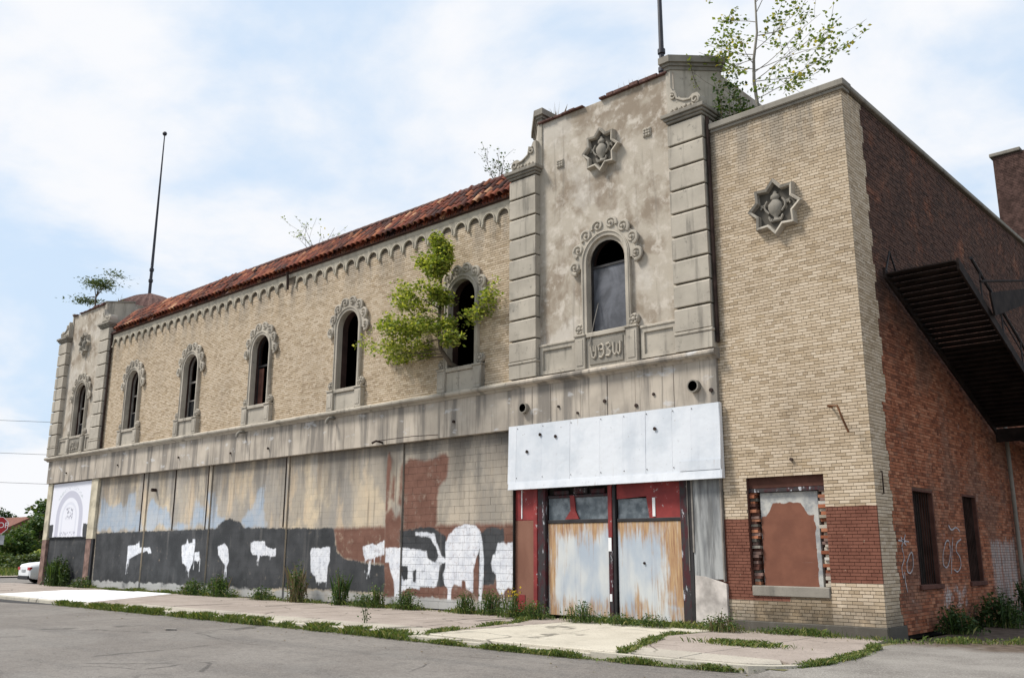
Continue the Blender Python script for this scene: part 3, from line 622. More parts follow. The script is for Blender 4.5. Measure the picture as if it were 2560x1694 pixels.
# ---- side wall with two barred openings
SW = [(2.0, 3.28, .95, 2.95), (5.28, 6.36, .95, 2.98)]
sw = MB()
def rect_x(mb, y0, y1, z0, z1, x=-.012): mb.add([(x, y0, z0), (x, y1, z0), (x, y1, z1), (x, y0, z1)], [(0, 1, 2, 3)])
rect_x(sw, .9, 2.0, 0, 11.6, -.015); rect_x(sw, 3.28, 5.28, 0, 11.6, -.015); rect_x(sw, 6.36, 24.2, 0, 11.6, -.015)
for y0, y1, z0, z1 in SW: rect_x(sw, y0, y1, 0, z0, -.015); rect_x(sw, y0, y1, z1, 11.6, -.015)
side = part(sw, 'side_wall', M['red_mortar'])
def side_iv(z):
    a = tooth(z)[0][1]+.004; iv = []; cur = a
    for y0, y1, z0, z1 in SW:
        if z0 < z < z1: iv.append((cur, y0)); cur = y1
    iv.append((cur, 15.0)); return iv
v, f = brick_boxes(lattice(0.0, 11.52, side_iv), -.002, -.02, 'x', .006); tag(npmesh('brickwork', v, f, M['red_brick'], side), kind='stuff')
bm_bar = MB().tube([(0, 0, 0), (0, 0, 1)], .012, 6).mesh('bar', M['rust_steel'], smooth=60)
for y0, y1, z0, z1 in SW:
    w = MB(); w.box(-.30, -.008, y0-.0, y0+.05, z0, z1); w.box(-.30, -.008, y1-.05, y1, z0, z1); w.box(-.30, -.008, y0+.05, y1-.05, z1-.05, z1)
    w = part(w, 'window', M['inner_brick'], side)
    MB().cbox(-.3, .05, y0-.06, y1+.06, z0-.10, z0, .012).build('sill', M['limestone_dark'], w) if False else None
    MB().box(-.34, -.30, y0, y1, z0, z1).build('shutter', M['interior_dark'], side)
    MB().cbox(-.3, .05, y0-.06, y1+.06, z0-.10, z0-.002, .012).build('sill', M['inner_brick'], side)
    n = 9
    for i in range(n): piece('bar', bm_bar, side, (-.10, y0+.08+(y1-y0-.16)*i/(n-1), z0), scale=(1, 1, z1-z0-.05))
part(MB().tube([(.10, 9.3, .2), (.10, 9.3, 5.2)], .055, 10), 'downspout', M['limestone_dark'], smooth=60)
# ---- brick block rising behind
ch = MB(); ch.box(-2.05, -.12, 20.6, 23.2, 11.0, 17.35); ch = part(ch, 'stage_block', M['red_mortar'])
v, f = brick_boxes(lattice(11.2, 17.3, lambda z: [(-2.05, -.12)]), 20.585, 20.61); 
o = npmesh('brickwork', v, f, plain('dark_brick', (.085, .05, .042), .9, .15, 0, .4, 6), ch); tag(o, kind='stuff')
MB().cbox(-2.15, -1.0, 20.5, 23.3, 17.35, 17.50, .02).build('coping', M['limestone_dark'], ch); MB().cbox(-.78, -.05, 20.5, 23.3, 17.352, 17.56, .02).build('coping', M['limestone_dark'], ch)

# ---- belt course, lintel band
belt = MB(); prof = [(.02, 5.92), (-.10, 5.92), (-.14, 5.97), (-.24, 6.0), (-.27, 6.04), (-.27, 6.09), (-.22, 6.13), (-.05, 6.17), (.02, 6.17)]
bx = [TW_L[0]-.12, -37.2, -33.9, -30.1, -26.4, -22.9, -19.2, -15.6, -12.4, TW_R[0]-.01, -7.8, -5.6, TW_R[1]+.06]
for a, b in zip(bx[:-1], bx[1:]):
    j = random.uniform(-.006, .006); mb = MB(); mb.prism([(y+j, z) for y, z in prof], a+.004, b-.004, 'x')
    part(mb, 'belt_course', M['limestone'] if a < TW_R[0]-.1 else M['lintel_concrete'])
lx = [TW_L[0]+.05, -38.3, -35.5, -33.2, -30.5, -27.9, -25.4, -22.8, -20.2, -17.6, -15.0, -12.4, TW_R[0]]
for a, b in zip(lx[:-1], lx[1:]):
    part(MB().cbox(a+.003, b-.003, -.07+random.uniform(-.004, .004), .3, 4.83, 5.94, .008), 'lintel_panel', M['lintel_concrete'])
lx = [TW_R[0]+.002, -8.95, -8.3, -7.3, -6.45, -5.6, -4.5, TW_R[1]]
for a, b in zip(lx[:-1], lx[1:]):
    part(MB().cbox(a+.004, b-.004, -.09+random.uniform(-.008, .008), .3, 4.78, 5.95, .008), 'lintel_panel', M['lintel_concrete'])
for (x, z, r) in ((-9.18, 5.36, .14), (-3.91, 5.33, .15)):
    mb = MB(); mb.lathe([(r, -.16), (r, .0), (r*.8, .0), (r*.8, -.16)], (x, -.07, z), 16, axis='y'); part(mb, 'vent_pipe', M['limestone_dark'], smooth=40)
    part(MB().lathe([(r*.78, -.012), (.001, -.012)], (x, -.10, z), 16, axis='y'), 'vent_mouth', M['interior_dark'])
for (x, z, r) in ((-11.97, 5.26, .045), (-21.55, 5.18, .04), (-24.08, 5.18, .04), (-28.04, 5.28, .04), (-6.52, 5.27, .05), (-5.57, 5.06, .05), (-5.06, 5.28, .04), (-8.02, 5.29, .035), (-7.39, 5.06, .035), (-3.5, 5.2, .05), (-33.5, 5.3, .04), (-39, 5.25, .04)):
    part(MB().lathe([(r, -.05), (r*.9, .0), (.001, 0)], (x, -.075, z), 8, axis='y'), 'anchor_stub', M['rust_steel'])
for x in (-17.71, -23.21):
    part(MB().tube([(x, -.05, 5.9), (x, -.3, 5.88), (x-.03, -.36, 5.8), (x-.04, -.37, 5.7)], [.05, .055, .06, .05], 10), 'scupper', M['limestone_dark'], smooth=60)
part(MB().tube([(-15.2, -.05, 4.9), (-15.2, -.32, 4.93), (-15.3, -.4, 4.86)], .035, 6).tube([(-15.2, -.3, 4.93), (-13.6, -.25, 4.95), (-12.6, -.12, 4.93)], .012, 5), 'lamp_bracket', M['rust_steel'])
# ---- frieze of small arches under the eave
fr = part(MB().box(TW_L[1], TW_R[0], -.035, .02, 11.42, 11.62), 'frieze', M['frieze_stone'])
U = .6; ra = .215
un = MB(); arcp = [(-ra*math.cos(math.pi*i/10), 11.10+ra*math.sin(math.pi*i/10)) for i in range(11)]
un.prism([(-U/2+.002, 11.44), (-U/2+.002, 11.02), (-ra, 11.02)]+arcp+[(ra, 11.02), (U/2-.002, 11.02), (U/2-.002, 11.44)], -.03, .0)
un.tube([(p[0]*1.0, -.035, p[1]) for p in [(-ra-.02, 11.02)]+[(-(ra+.02)*math.cos(math.pi*i/10), 11.10+(ra+.02)*math.sin(math.pi*i/10)) for i in range(11)]+[(ra+.02, 11.02)]], .03, 6)
un.cbox(-U/2-.05+.07, -U/2+.085, -.085, .0, 10.93, 11.03, .015)
ume = un.mesh('frieze_arch', M['frieze_stone'], Vector((0, 0, 0)), smooth=40)
nA = int((TW_R[0]-TW_L[1])/U)
for i in range(nA):
    x = TW_L[1]+.15+(i+.5)*(TW_R[0]-TW_L[1]-.25)/nA
    if abs(x+20.9) < .28: continue
    o = piece('frieze_arch', ume, fr, (x, random.uniform(-.004, .004), 0))
part(MB().cbox(TW_L[1], TW_R[0], -.10, .02, 11.57, 11.65, .012), 'eave_board', M['rust_steel'])
part(MB().tube([(-20.85, -.2, 11.6), (-20.87, -.14, 11.3), (-20.9, -.1, 10.95)], [.05, .045, .04], 8), 'broken_gutter', M['rust_steel'])
# ---- pent roof of barrel tiles
TA = R(47); RY0, RZ0 = -.20, 11.62; sl = Vector((0, math.cos(TA), math.sin(TA)))
pr = MB(); e1 = RY0+.06; top = 1.34
pr.prism([(e1, RZ0), (e1+top*math.cos(TA), RZ0+top*math.sin(TA)), (e1+top*math.cos(TA), RZ0-.1), (e1+.1, RZ0-.06)], TW_L[1], TW_R[0], 'x')
roof = part(pr, 'tile_roof', M['roof_tile_dark'])
def tile_mesh(r0, r1, L, n=7, th=.016, flip=1):
    mb = MB(); vs = []
    for (t, r) in ((0, r0), (L, r1)):
        for rr in (r, r-th):
            for k in range(n+1):
                a = math.pi*k/n; vs.append(Vector((rr*math.cos(a), 0, 0))+Vector((0, -math.sin(TA), math.cos(TA)))*(rr*math.sin(a)*flip)+sl*t)
    m = n+1; fs = []
    for k in range(n):
        fs += [(k, k+1, 2*m+k+1, 2*m+k), (m+k, 3*m+k, 3*m+k+1, m+k+1), (k, m+k, m+k+1, k+1)]
    mb.add(vs, fs); return mb
tme = tile_mesh(.115, .095, .44).mesh('roof_tile', M['roof_tile'], smooth=50)
pme = tile_mesh(.10, .10, .44, 5, .012, -1)
SP = .262; cols = int((TW_R[0]-TW_L[1]-.1)/SP); spots = []; pans = MB()
for c in range(cols):
    x = TW_R[0]-.14-c*SP
    for k in range(4):
        p = Vector((x, RY0, RZ0+.085))+sl*(k*.345)
        if random.random() < .035: continue
        spots.append((k, c, p))
        q = p+Vector((SP/2, .01, -.045)); pans.add([Vector(v)+q for v in pme.v], pme.f)
tag(pans.build('pan_tiles', M['roof_tile'], roof), kind='stuff')
spots.sort(key=lambda t: (t[2]-CAM).length); others = MB()
for i, (k, c, p) in enumerate(spots):
    sag = -.10*math.exp(-((p.x+19.5)/5)**2)+.03*math.sin(p.x*.9)
    p = p+Vector((random.uniform(-.014, .014), 0, random.uniform(-.008, .012)+sag*(k/3)))
    if i < 300: piece('roof_tile', tme, roof, p, (random.uniform(-.05, .05), random.uniform(-.05, .05), random.uniform(-.06, .06)))
    else: others.add([Vector(v.co)+p for v in tme.vertices], [tuple(f.vertices) for f in tme.polygons])
tag(others.build('cover_tiles', M['roof_tile'], roof, smooth=50), kind='stuff')
ridge = MB()
for i in range(66):
    x = TW_L[1]+.2+i*.388; p = Vector((x, RY0, RZ0+.10))+sl*1.40
    ridge.tube([p+Vector((0, 0, -.02)), p+Vector((.42, 0, .01))], [.10, .085], 8)
tag(ridge.build('ridge_tiles', M['roof_tile_dark'], roof, smooth=60), kind='stuff')

# ---- arched windows with carved surrounds
def spiral(r=.15, turns=1.35, n=22, tr=.043):
    path = []; rad = []
    for i in range(n):
        t = i/(n-1); a = -math.pi*.5+turns*2*math.pi*t; rr = r*(1-.78*t)
        path.append((rr*math.cos(a), -.075, rr*math.sin(a))); rad.append(tr*(1-.35*t))
    mb = MB(); mb.tube(path, rad, 6); mb.lathe([(r*.95, 0), (r*.85, -.05), (.001, -.06)], (0, -.02, 0), 12, axis='y'); mb.lathe([(.04, -.06), (.03, -.12), (.001, -.13)], (0, -.02, 0), 8, axis='y')
    return mb
sme = spiral().mesh('scroll', M['limestone'], smooth=50)
rose = MB(); rose.lathe([(.15, 0), (.15, -.05), (.11, -.09), (.06, -.06), (.05, -.11), (.001, -.13)], (0, -.02, 0), 14, axis='y')
for k in range(6):
    a = k*math.pi/3; rose.lathe([(.045, -.05), (.03, -.1), (.001, -.11)], (.10*math.cos(a), -.02, .10*math.sin(a)), 6, axis='y')
rme = rose.mesh('rosette', M['limestone'], smooth=50)
WC = {}
def win_meshes(zs):
    if zs in WC: return WC[zs]
    o = HW+.15; n = 18
    oa = [(-o, zs), (-o, SPR)]+[(-o*math.cos(math.pi*i/n), SPR+o*math.sin(math.pi*i/n)) for i in range(1, n)]+[(o, SPR), (o, zs)]
    ia = [(-HW, zs), (-HW, SPR)]+[(-HW*math.cos(math.pi*i/n), SPR+HW*math.sin(math.pi*i/n)) for i in range(1, n)]+[(HW, SPR), (HW, zs)]
    s = MB(); m = len(oa)
    for y0, A in ((-.10, oa), (0.03, oa)): pass
    vs = [(p[0], -.10, p[1]) for p in oa]+[(p[0], -.085, p[1]) for p in ia]+[(p[0], .03, p[1]) for p in oa]+[(p[0]*.999, .13, p[1]) for p in ia]
    fs = []
    for i in range(m-1): fs += [(i, i+1, m+i+1, m+i), (i, 2*m+i, 2*m+i+1, i+1), (m+i, m+i+1, 3*m+i+1, 3*m+i)]
    s.add(vs, fs)
    # fillet and joint lines
    s.tube([(p[0]*.94, -.10, SPR+(p[1]-SPR)*(.94 if p[1] > SPR else 1)) for p in oa], .022, 6)
    # scalloped plate round the arch head
    k = 40; ol = []; il = []
    for i in range(k+1):
        a = math.pi*(-.05+1.10*i/k); rr = HW+.36+.07*abs(math.sin(4*a)); ol.append((rr*math.cos(a), SPR+rr*math.sin(a))); il.append(((o-.01)*math.cos(a), SPR+(o-.01)*math.sin(a)))
    s.prism(ol+il[::-1], -.075, .01)
    sur = s.mesh('window', M['limestone'], smooth=35)
    rv = MB(); vs = [(p[0], .13, p[1]) for p in ia]+[(p[0], .36, p[1]) for p in ia]; rv.add(vs, [(i, i+1, m+i+1, m+i) for i in range(m-1)])
    rv.add([(-HW, .2, zs), (HW, .2, zs), (HW, .36, zs), (-HW, .36, zs)], [(0, 1, 2, 3)])
    pd = MB()
    for sx in (-1, 1):
        a, b = sorted((sx*(HW+.02), sx*(HW+.36))); pd.cbox(a, b, -.16, .02, 6.15, zs-.06, .015); pd.cbox(a-.02, b+.02, -.19, .02, zs-.06, zs+.0, .012); pd.cbox(a+.06, b-.06, -.175, -.1, 6.25, zs-.14, .01)
    pd.cbox(-HW-.02, HW+.02, -.09, .02, 6.15, zs-.12, .012)
    si = MB(); si.cbox(-HW-.018, HW+.018, -.15, .25, zs-.115, zs+.004, .015)
    WC[zs] = (sur, rv.mesh('inner_reveal', M['reveal_dark']), pd.mesh('pedestal', M['limestone'], smooth=40), si.mesh('sill', M['limestone'], smooth=40)); return WC[zs]
def sash(parent, xc, zs, style):
    n = 14; y = .135 if style == 'film' else .22
    if style in ('sash', 'film', 'bar'):
        fr = MB(); r1 = HW-.002; r2 = HW-.06
        oa = [(-r1, zs), (-r1, SPR)]+[(-r1*math.cos(math.pi*i/n), SPR+r1*math.sin(math.pi*i/n)) for i in range(1, n)]+[(r1, SPR), (r1, zs)]
        ia = [(-r2, zs+.05), (-r2, SPR)]+[(-r2*math.cos(math.pi*i/n), SPR+r2*math.sin(math.pi*i/n)) for i in range(1, n)]+[(r2, SPR), (r2, zs+.05)]
        fr.ring([(xc+a, b) for a, b in oa], [(xc+a, b) for a, b in ia], y, y+.06); fr.box(xc-r2, xc+r2, y+.003, y+.055, 8.36 if style != 'film' else 8.86, 8.43 if style != 'film' else 8.92)
        if style == 'sash': fr.box(xc-.02, xc+.02, y+.006, y+.05, zs+.06, 8.36); fr.box(xc-r2, xc+r2, y+.008, y+.05, 7.6, 7.65)
        f = fr.build('sash', M['dark_steel'] if style != 'sash' else M['old_wood'], parent)
        if style == 'film':
            MB().add([(xc-r2, y+.03, zs+.05), (xc+r2, y+.03, zs+.05), (xc+r2, y+.035, 8.86), (xc-r2, y+.03, 8.86)], [(0, 1, 2, 3)]).build('plastic_film', M['window_film'], parent)
        if style == 'sash':
            MB().add([(xc-r2, y+.03, zs+.05), (xc+.02, y+.03, zs+.05), (xc+.02, y+.03, 7.6), (xc-r2, y+.03, 7.6)], [(0, 1, 2, 3)]).build('pane', M['glass_dark'], parent)
            MB().add([(xc-.02, y+.03, zs+.05), (xc+r2, y+.03, zs+.05), (xc+r2, y+.03, 8.36), (xc-.02, y+.03, 8.36)], [(0, 1, 2, 3)]).build('pane', M['window_film'], parent)
        if style == 'bar': MB().box(xc-r2, xc-.2, y+.02, y+.05, zs+.05, 8.3).build('leaning_board', M['inner_brick'], parent)
def window(xc, zs, style):
    sur, rv, pd, si = win_meshes(zs)
    w = piece('window', sur, B, (xc, 0, 0))
    piece('inner_reveal', rv, w, (xc, 0, 0)); piece('pedestal', pd, w, (xc, 0, 0)); piece('sill', si, w, (xc, 0, 0))
    for a in (-4, 24, 51, 77):
        for sgn in (1, -1):
            t = R(a); r = HW+.30+(.06 if a == -4 else .02); x = sgn*r*math.cos(t); z = SPR+r*math.sin(t)
            o = piece('scroll', sme, w, (xc+x, -.0, z), (0, -(R(a)-R(10))*sgn, 0), (sgn*1.0, 1, 1)); o.scale = (sgn*(1.22 if a != 77 else 1.1),)+(1.1, 1.22)
    for sgn in (1, -1): piece('rosette', rme, w, (xc+sgn*(HW+.24), 0, zs+.16))
    sash(w, xc, zs, style); return w
for xc, st in zip(WINS, ('sash', 'sash', 'bar', 'void', 'void')): window(xc, 6.85, st)

# ---- the two stucco towers
def mirror_pts(pts, c, do): return [(2*c-p[0], p[1]) for p in pts][::-1] if do else pts
def tower(x0, x1, wc, zs, zt, style, caps=True):
    global HW, SPR
    HW, SPR = .62, 9.0
    c = (x0+x1)/2; pw = .98; ix0, ix1 = x0+pw, x1-pw
    tw = MB(); arch_wall(tw, ix0-.1, ix1+.1, 6.1, zt, .0, [(wc, zs)])
    wallp = part(tw, 'tower_wall', M['stucco'])
    plan = [(ix0+.06, .012), (ix1-.06, .012), (x1-.06, .96), (x1-.06, 5.5), (x0+.06, 5.5), (x0+.06, .96)]
    MB().prism(plan, 11.25, zt-.01, 'z').build('tower_head', M['stucco'], wallp)
    # pilasters of stacked blocks
    for a, b in ((x0, ix0), (ix1, x1)):
        pil = part(MB().box(a+.03, b-.03, -.115, .4, 6.12, 11.98), 'pilaster', M['stained_stone'])
        MB().cbox(a-.01, b+.01, -.215, .3, 6.17, 6.56, .012).build('pilaster_base', M['limestone'], pil)
        MB().cbox(a-.03, b+.03, -.235, .3, 6.562, 6.64, .02).build('pilaster_base', M['limestone'], pil)
        z = 6.65; h = (11.98-6.65)/9
        for k in range(9):
            zz = z+k*h; pts = [(-.20, zz+.006), (-.215, zz+.02), (-.215, zz+h-.075), (-.19, zz+h-.038), (-.11, zz+h-.034), (.3, zz+h-.034), (.3, zz+.006)]
            MB().prism(pts, a+random.uniform(0, .008), b-random.uniform(0, .008), 'x').build('pilaster_block', M['limestone'], pil)
        led = MB()
        for i, (e, z0, z1) in enumerate(((.02, 11.98, 12.05), (.07, 12.05, 12.12), (.12, 12.12, 12.22))): led.cbox(a-e, b+e, -.215-e, .55, z0+.001, z1, .012)
        led.build('ledge', M['limestone_dark'], pil)
        # volute console standing on the ledge
        lf = (a == x0); oc = (a+b)/2
        pts = mirror_pts([(a+.02, 12.22), (a+.02, 13.0), (a+.12, 12.98), (a+.22, 12.78), (a+.40, 12.60), (a+.62, 12.52), (a+.72, 12.60), (a+.86, 12.60), (a+.94, 12.50), (a+.94, 12.36), (a+.90, 12.22)], oc, lf)
        cn = MB(); cn.prism(pts, -.17, .16)
        sg = -1 if lf else 1
        sp = [(oc+sg*(.31+.12*(1-.75*t)*math.cos(5+8*t)), -.19, 12.42+.12*(1-.75*t)*math.sin(5+8*t)) for t in [i/18 for i in range(19)]]; cn.tube(sp, .03, 6)
        sp = [(oc+sg*(-.32+.10*(1-.75*t)*math.cos(2-8*t)), -.19, 12.72+.10*(1-.75*t)*math.sin(2-8*t)) for t in [i/18 for i in range(19)]]; cn.tube(sp, .028, 6)
        cn.tube([(oc-sg*.25, -.19, 12.85), (oc-sg*.2, -.19, 12.62), (oc, -.19, 12.50), (oc+sg*.2, -.19, 12.48)], .028, 6)
        for q in range(5): cn.lathe([(.05, 0), (.035, -.05), (.001, -.055)], (oc+sg*(-.36+.13*q), -.17, 12.33+.02*(q % 2)), 7, axis='y')
        cn.build('console', M['limestone'], pil, smooth=40)
    # chamfered corner piers with caps
    for lf in (False, True):
        P = lambda pts: mirror_pts(pts, c, lf)
        e = ix1
        pier = part(MB().prism(P([(e-.10, -.04), (e+.03, -.04), (x1-.05, .87), (x1-.05, .95), (e-.10, .95)]), 12.22, zt+.06, 'z'), 'corner_pier', M['limestone'])
        for off, z0, z1 in (((.03, zt+.06, zt+.16), (.07, zt+.16, zt+.24), (.13, zt+.24, zt+.42)) if caps else ((.05, zt+.06, zt+.12),)):
            MB().prism(P([(e-.10-off, -.04-off), (e+.03+off*.4, -.04-off), (x1-.05+off, .87-off*.4), (x1-.05+off, .96), (e-.10-off, .96)]), z0, z1-.002, 'z').build('pier_cap', M['limestone_dark'], pier)
    # tile edging along the parapet
    x = ix0-.02
    while x < ix1-.2:
        l = random.uniform(.22, .34)
        if random.random() < .86: MB().cbox(x, x+l-.012, -.09+random.uniform(-.02, .02), .35, zt+.002, zt+random.uniform(.04, .07)+(.05 if x > c and random.random() < .7 else 0), .01).build('parapet_tile', M['roof_tile_dark'], wallp)
        x += l
    # low tiled hip roof behind the parapet
    n = 72; prof = [(3.0, 13.05), (2.55, 13.72), (1.75, 14.32), (.95, 14.72), (.12, 15.0)]; vs = []; fs = []
    for r, z in prof:
        for k in range(n): vs.append((c+(r+(.05 if k % 2 else -.03)*(r > .3))*math.cos(2*math.pi*k/n), 3.0+(r+(.05 if k % 2 else -.03)*(r > .3))*math.sin(2*math.pi*k/n)*.9, z+(zt-13.5)))
    fs = [(i*n+k, i*n+(k+1) % n, (i+1)*n+(k+1) % n, (i+1)*n+k) for i in range(len(prof)-1) for k in range(n)]
    hip = part(MB().add(vs, fs), 'hip_roof', M['roof_tile_dark'])
    # panels below the window
    for a, b in ((ix0+.04, wc-HW-.42), (wc+HW+.42, ix1-.04)):
        pn = MB(); pn.ring([(a, 6.2), (b, 6.2), (b, 6.95), (a, 6.95)], [(a+.10, 6.30), (b-.10, 6.30), (b-.10, 6.85), (a+.10, 6.85)], -.075, .0); pn.box(a+.1, b-.1, -.03, .0, 6.3, 6.85); pn.cbox(a-.02, b+.02, -.10, .0, 6.952, 7.02, .015)
        part(pn, 'apron_panel', M['limestone'])
    window(wc, zs, style)
    # relief plaque under the sill
    pl = part(MB().cbox(wc-.53, wc+.53, -.12, .0, 6.24, zs-.19, .01), 'relief_plaque', M['limestone_dark'])
    gl = MB(); zc = 6.24+(zs-.19-6.24)/2; h = .19; y = -.13
    def G(pts): gl.tube([(wc+p[0], y, zc+p[1]) for p in pts], .032, 6)
    G([(-.46, .15), (-.42, -.12), (-.36, -.17), (-.30, -.10), (-.30, .15)]); G([(-.38, .16), (-.37, 0)])
    G([(-.20, .02), (-.22, .13), (-.13, .17), (-.06, .12), (-.07, .03), (-.15, .02)]); G([(-.06, .1), (-.05, -.08), (-.12, -.17), (-.2, -.15)])
    G([(.02, .14), (.12, .17), (.17, .09), (.08, .02), (.17, -.06), (.12, -.16), (.01, -.15)])
    G([(.25, .16), (.25, -.1), (.30, -.16), (.35, -.1), (.36, .12)]); G([(.36, -.1), (.41, -.16), (.46, -.09), (.47, .16)])
    gl.build('relief_glyphs', M['limestone'], pl, smooth=60)
    HW, SPR = .56, 8.95
    return wallp
tower(*TW_R, -6.44, 7.08, 13.50, 'film'); tower(*TW_L, -38.4, 7.0, 13.30, 'sash', False)
for x, z0, z1 in ((TW_L[1]+.10, 6.2, 11.7), (TW_R[1]+.07, 6.3, 11.9)):
    part(MB().tube([(x, -.08, z0), (x, -.08, z1)], .05, 8), 'downspout', M['rust_steel'], smooth=60)
# leaning stick in the tower window
part(MB().tube([(-6.92, -.17, 6.75), (-6.86, -.05, 7.35), (-6.83, .12, 7.9)], [.016, .014, .01], 5), 'loose_lath', M['old_wood'])
part(MB().tube([(-38.75, .1, 8.2), (-38.35, -.02, 7.6), (-38.3, -.05, 7.0)], .015, 5), 'loose_lath', M['old_wood'])

# ---- star medallions
def medallion(xc, zc_, Ro=.66, yb=0.0):
    def star(s): return [(xc+s*(1 if i % 2 == 0 else .735)*Ro*math.sin(i*math.pi/8), zc_+s*1.03*(1 if i % 2 == 0 else .735)*Ro*math.cos(i*math.pi/8)) for i in range(16)]
    m = MB(); o = star(1); i_ = star(.84); md = star(.9); n = 16
    vs = [(p[0], yb+.02, p[1]) for p in o]+[(p[0], yb-.13, p[1]) for p in star(.985)]+[(p[0], yb-.17, p[1]) for p in star(.95)]+[(p[0], yb-.15, p[1]) for p in i_]+[(p[0], yb-.03, p[1]) for p in star(.82)]
    fs = [(k*n+i, k*n+(i+1) % n, (k+1)*n+(i+1) % n, (k+1)*n+i) for k in range(4) for i in range(n)]; m.add(vs, fs)
    md = part(m, 'star_medallion', M['limestone'])
    MB().add([(p[0], yb-.03, p[1]) for p in star(.83)], [tuple(range(16))]).build('star_ground', M['stained_stone'], md)
    u = MB(); u.lathe([(.10, -.34), (.12, -.31), (.06, -.27), (.05, -.22), (.13, -.14), (.175, -.02), (.165, .08), (.10, .15), (.075, .18), (.115, .22), (.105, .28), (.05, .33), (.045, .37), (.01, .40)], (xc, yb-.06, zc_), 14, .6)
    for sg in (-1, 1):
        u.tube([(xc+sg*(.15+.09*math.sin(t*3.1)+.02*t), yb-.08, zc_-.12+.30*t) for t in [i/8 for i in range(9)]], .025, 6)
        u.tube([(xc+sg*(.08+.10*t), yb-.07, zc_-.26-.05*math.sin(t*5)) for t in [i/6 for i in range(7)]], .03, 6)
        u.tube([(xc+sg*(.30+.05*math.cos(6*t)), yb-.06, zc_+.02+.12*t+.05*math.sin(6*t)) for t in [i/10 for i in range(11)]], .022, 6)
    u.build('urn_relief', M['limestone_dark'], md, smooth=50)
medallion(-1.67, 9.15, .67); medallion(-6.49, 12.03, .63); medallion(-38.6, 11.6, .58)
for x, z in ((-7.96, 12.1), (-5.07, 12.1)):
    t = MB(); t.cbox(x-.12, x+.12, -.03, 0, z-.12, z+.12, .008)
    for i in range(3):
        for j in range(3): t.lathe([(.036, 0), (.028, -.025), (.001, -.03)], (x-.075+.075*i, -.03, z-.075+.075*j), 7, axis='y')
    part(t, 'rosette_tile', M['limestone'], smooth=50)

# ---- ground-floor infill: piers and painted concrete blocks
PAINT = {}
PAINT['white'] = [
    [(-13.75,2.16), (-13.26,2.14), (-12.91,2.11), (-12.83,1.89), (-12.67,1.62), (-12.58,1.44), (-12.38,1.40), (-12.37,1.30), (-12.63,1.29), (-12.81,1.26), (-12.84,1.34), (-12.73,1.50), (-12.85,1.74), (-13.01,1.90), (-13.19,2.02), (-13.72,2.06)],
    [(-15.05,1.70), (-14.37,1.72), (-13.89,1.68), (-13.24,1.62), (-13.20,1.40), (-12.81,1.28), (-12.63,1.29), (-12.68,1.03), (-12.79,0.62), (-13.48,0.61), (-13.53,0.51), (-13.81,0.58), (-14.06,0.53), (-14.31,0.46), (-14.32,0.04), (-14.54,0.03), (-14.61,0.72), (-14.75,1.00), (-14.86,1.28), (-15.03,1.28)],
    [(-12.45,1.85), (-12.31,2.09), (-12.02,2.26), (-11.68,2.35), (-11.29,2.33), (-11.04,2.15), (-10.96,1.88), (-10.91,1.36), (-10.92,0.99), (-10.98,0.28), (-11.08,0.28), (-11.09,0.98), (-11.07,1.68), (-11.22,1.43), (-11.30,1.13), (-11.31,0.48), (-11.59,0.64), (-11.62,0.80), (-11.74,0.80), (-11.76,0.63), (-12.04,0.72), (-12.18,0.60), (-12.19,-0.02), (-12.35,-0.03), (-12.32,0.58), (-12.47,0.73), (-12.51,0.96), (-12.43,1.19)],
    [(-10.37,1.86), (-10.22,1.84), (-10.14,1.88), (-10.06,1.75), (-10.01,1.84), (-9.83,1.85), (-9.81,1.71), (-9.71,1.70), (-9.71,0.79), (-9.83,0.77), (-9.85,0.63), (-9.98,0.68), (-10.13,0.60), (-10.16,0.48), (-10.31,0.47), (-10.41,0.67), (-10.44,1.00), (-10.58,1.07), (-10.63,1.29), (-10.58,1.51), (-10.48,1.55)],
    [(-16.21,1.76), (-15.76,1.83), (-15.52,1.80), (-15.13,1.95), (-15.08,1.51), (-15.34,1.49), (-15.60,1.42), (-16.04,1.34), (-16.16,1.49)],
    [(-15.88,1.32), (-15.77,1.32), (-15.84,0.90), (-15.93,0.90)],
    [(-18.98,1.56), (-18.91,1.70), (-18.60,1.72), (-18.40,1.68), (-18.29,1.74), (-17.91,1.74), (-17.88,1.30), (-17.98,1.12), (-18.01,0.64), (-18.39,0.61), (-18.58,0.63), (-18.64,0.80), (-18.88,0.91)],
    [(-22.64,1.90), (-22.42,1.95), (-21.74,1.93), (-21.66,1.77), (-21.36,1.69), (-21.01,1.69), (-20.98,1.44), (-21.33,1.41), (-21.51,1.46), (-21.90,1.44), (-22.00,1.48), (-22.04,1.24), (-22.13,1.24), (-22.16,1.46), (-22.45,1.46), (-22.60,1.58)],
    [(-24.89,1.77), (-24.41,1.87), (-24.11,1.68), (-24.01,1.22), (-24.16,1.06), (-24.16,0.87), (-24.24,0.87), (-24.28,1.12), (-24.49,1.21), (-24.80,1.47)],
    [(-27.59,1.82), (-27.25,1.87), (-27.20,2.07), (-27.07,1.89), (-26.76,1.92), (-26.78,2.04), (-26.59,2.04), (-26.55,1.82), (-26.59,1.48), (-26.64,1.15), (-26.76,1.03), (-26.88,0.81), (-26.97,0.81), (-27.11,1.02), (-27.43,1.14), (-27.56,1.43)],
    [(-26.59,1.55), (-26.22,1.57), (-26.12,1.25), (-26.31,1.21), (-26.54,1.24)],
    [(-32.26,1.81), (-31.56,1.83), (-31.13,1.99), (-31.02,1.73), (-30.23,1.73), (-30.05,1.50), (-30.30,1.50), (-30.48,1.60), (-30.92,1.52), (-31.47,1.41), (-32.02,1.25), (-32.06,1.05), (-32.17,1.07), (-32.23,1.57)],
]
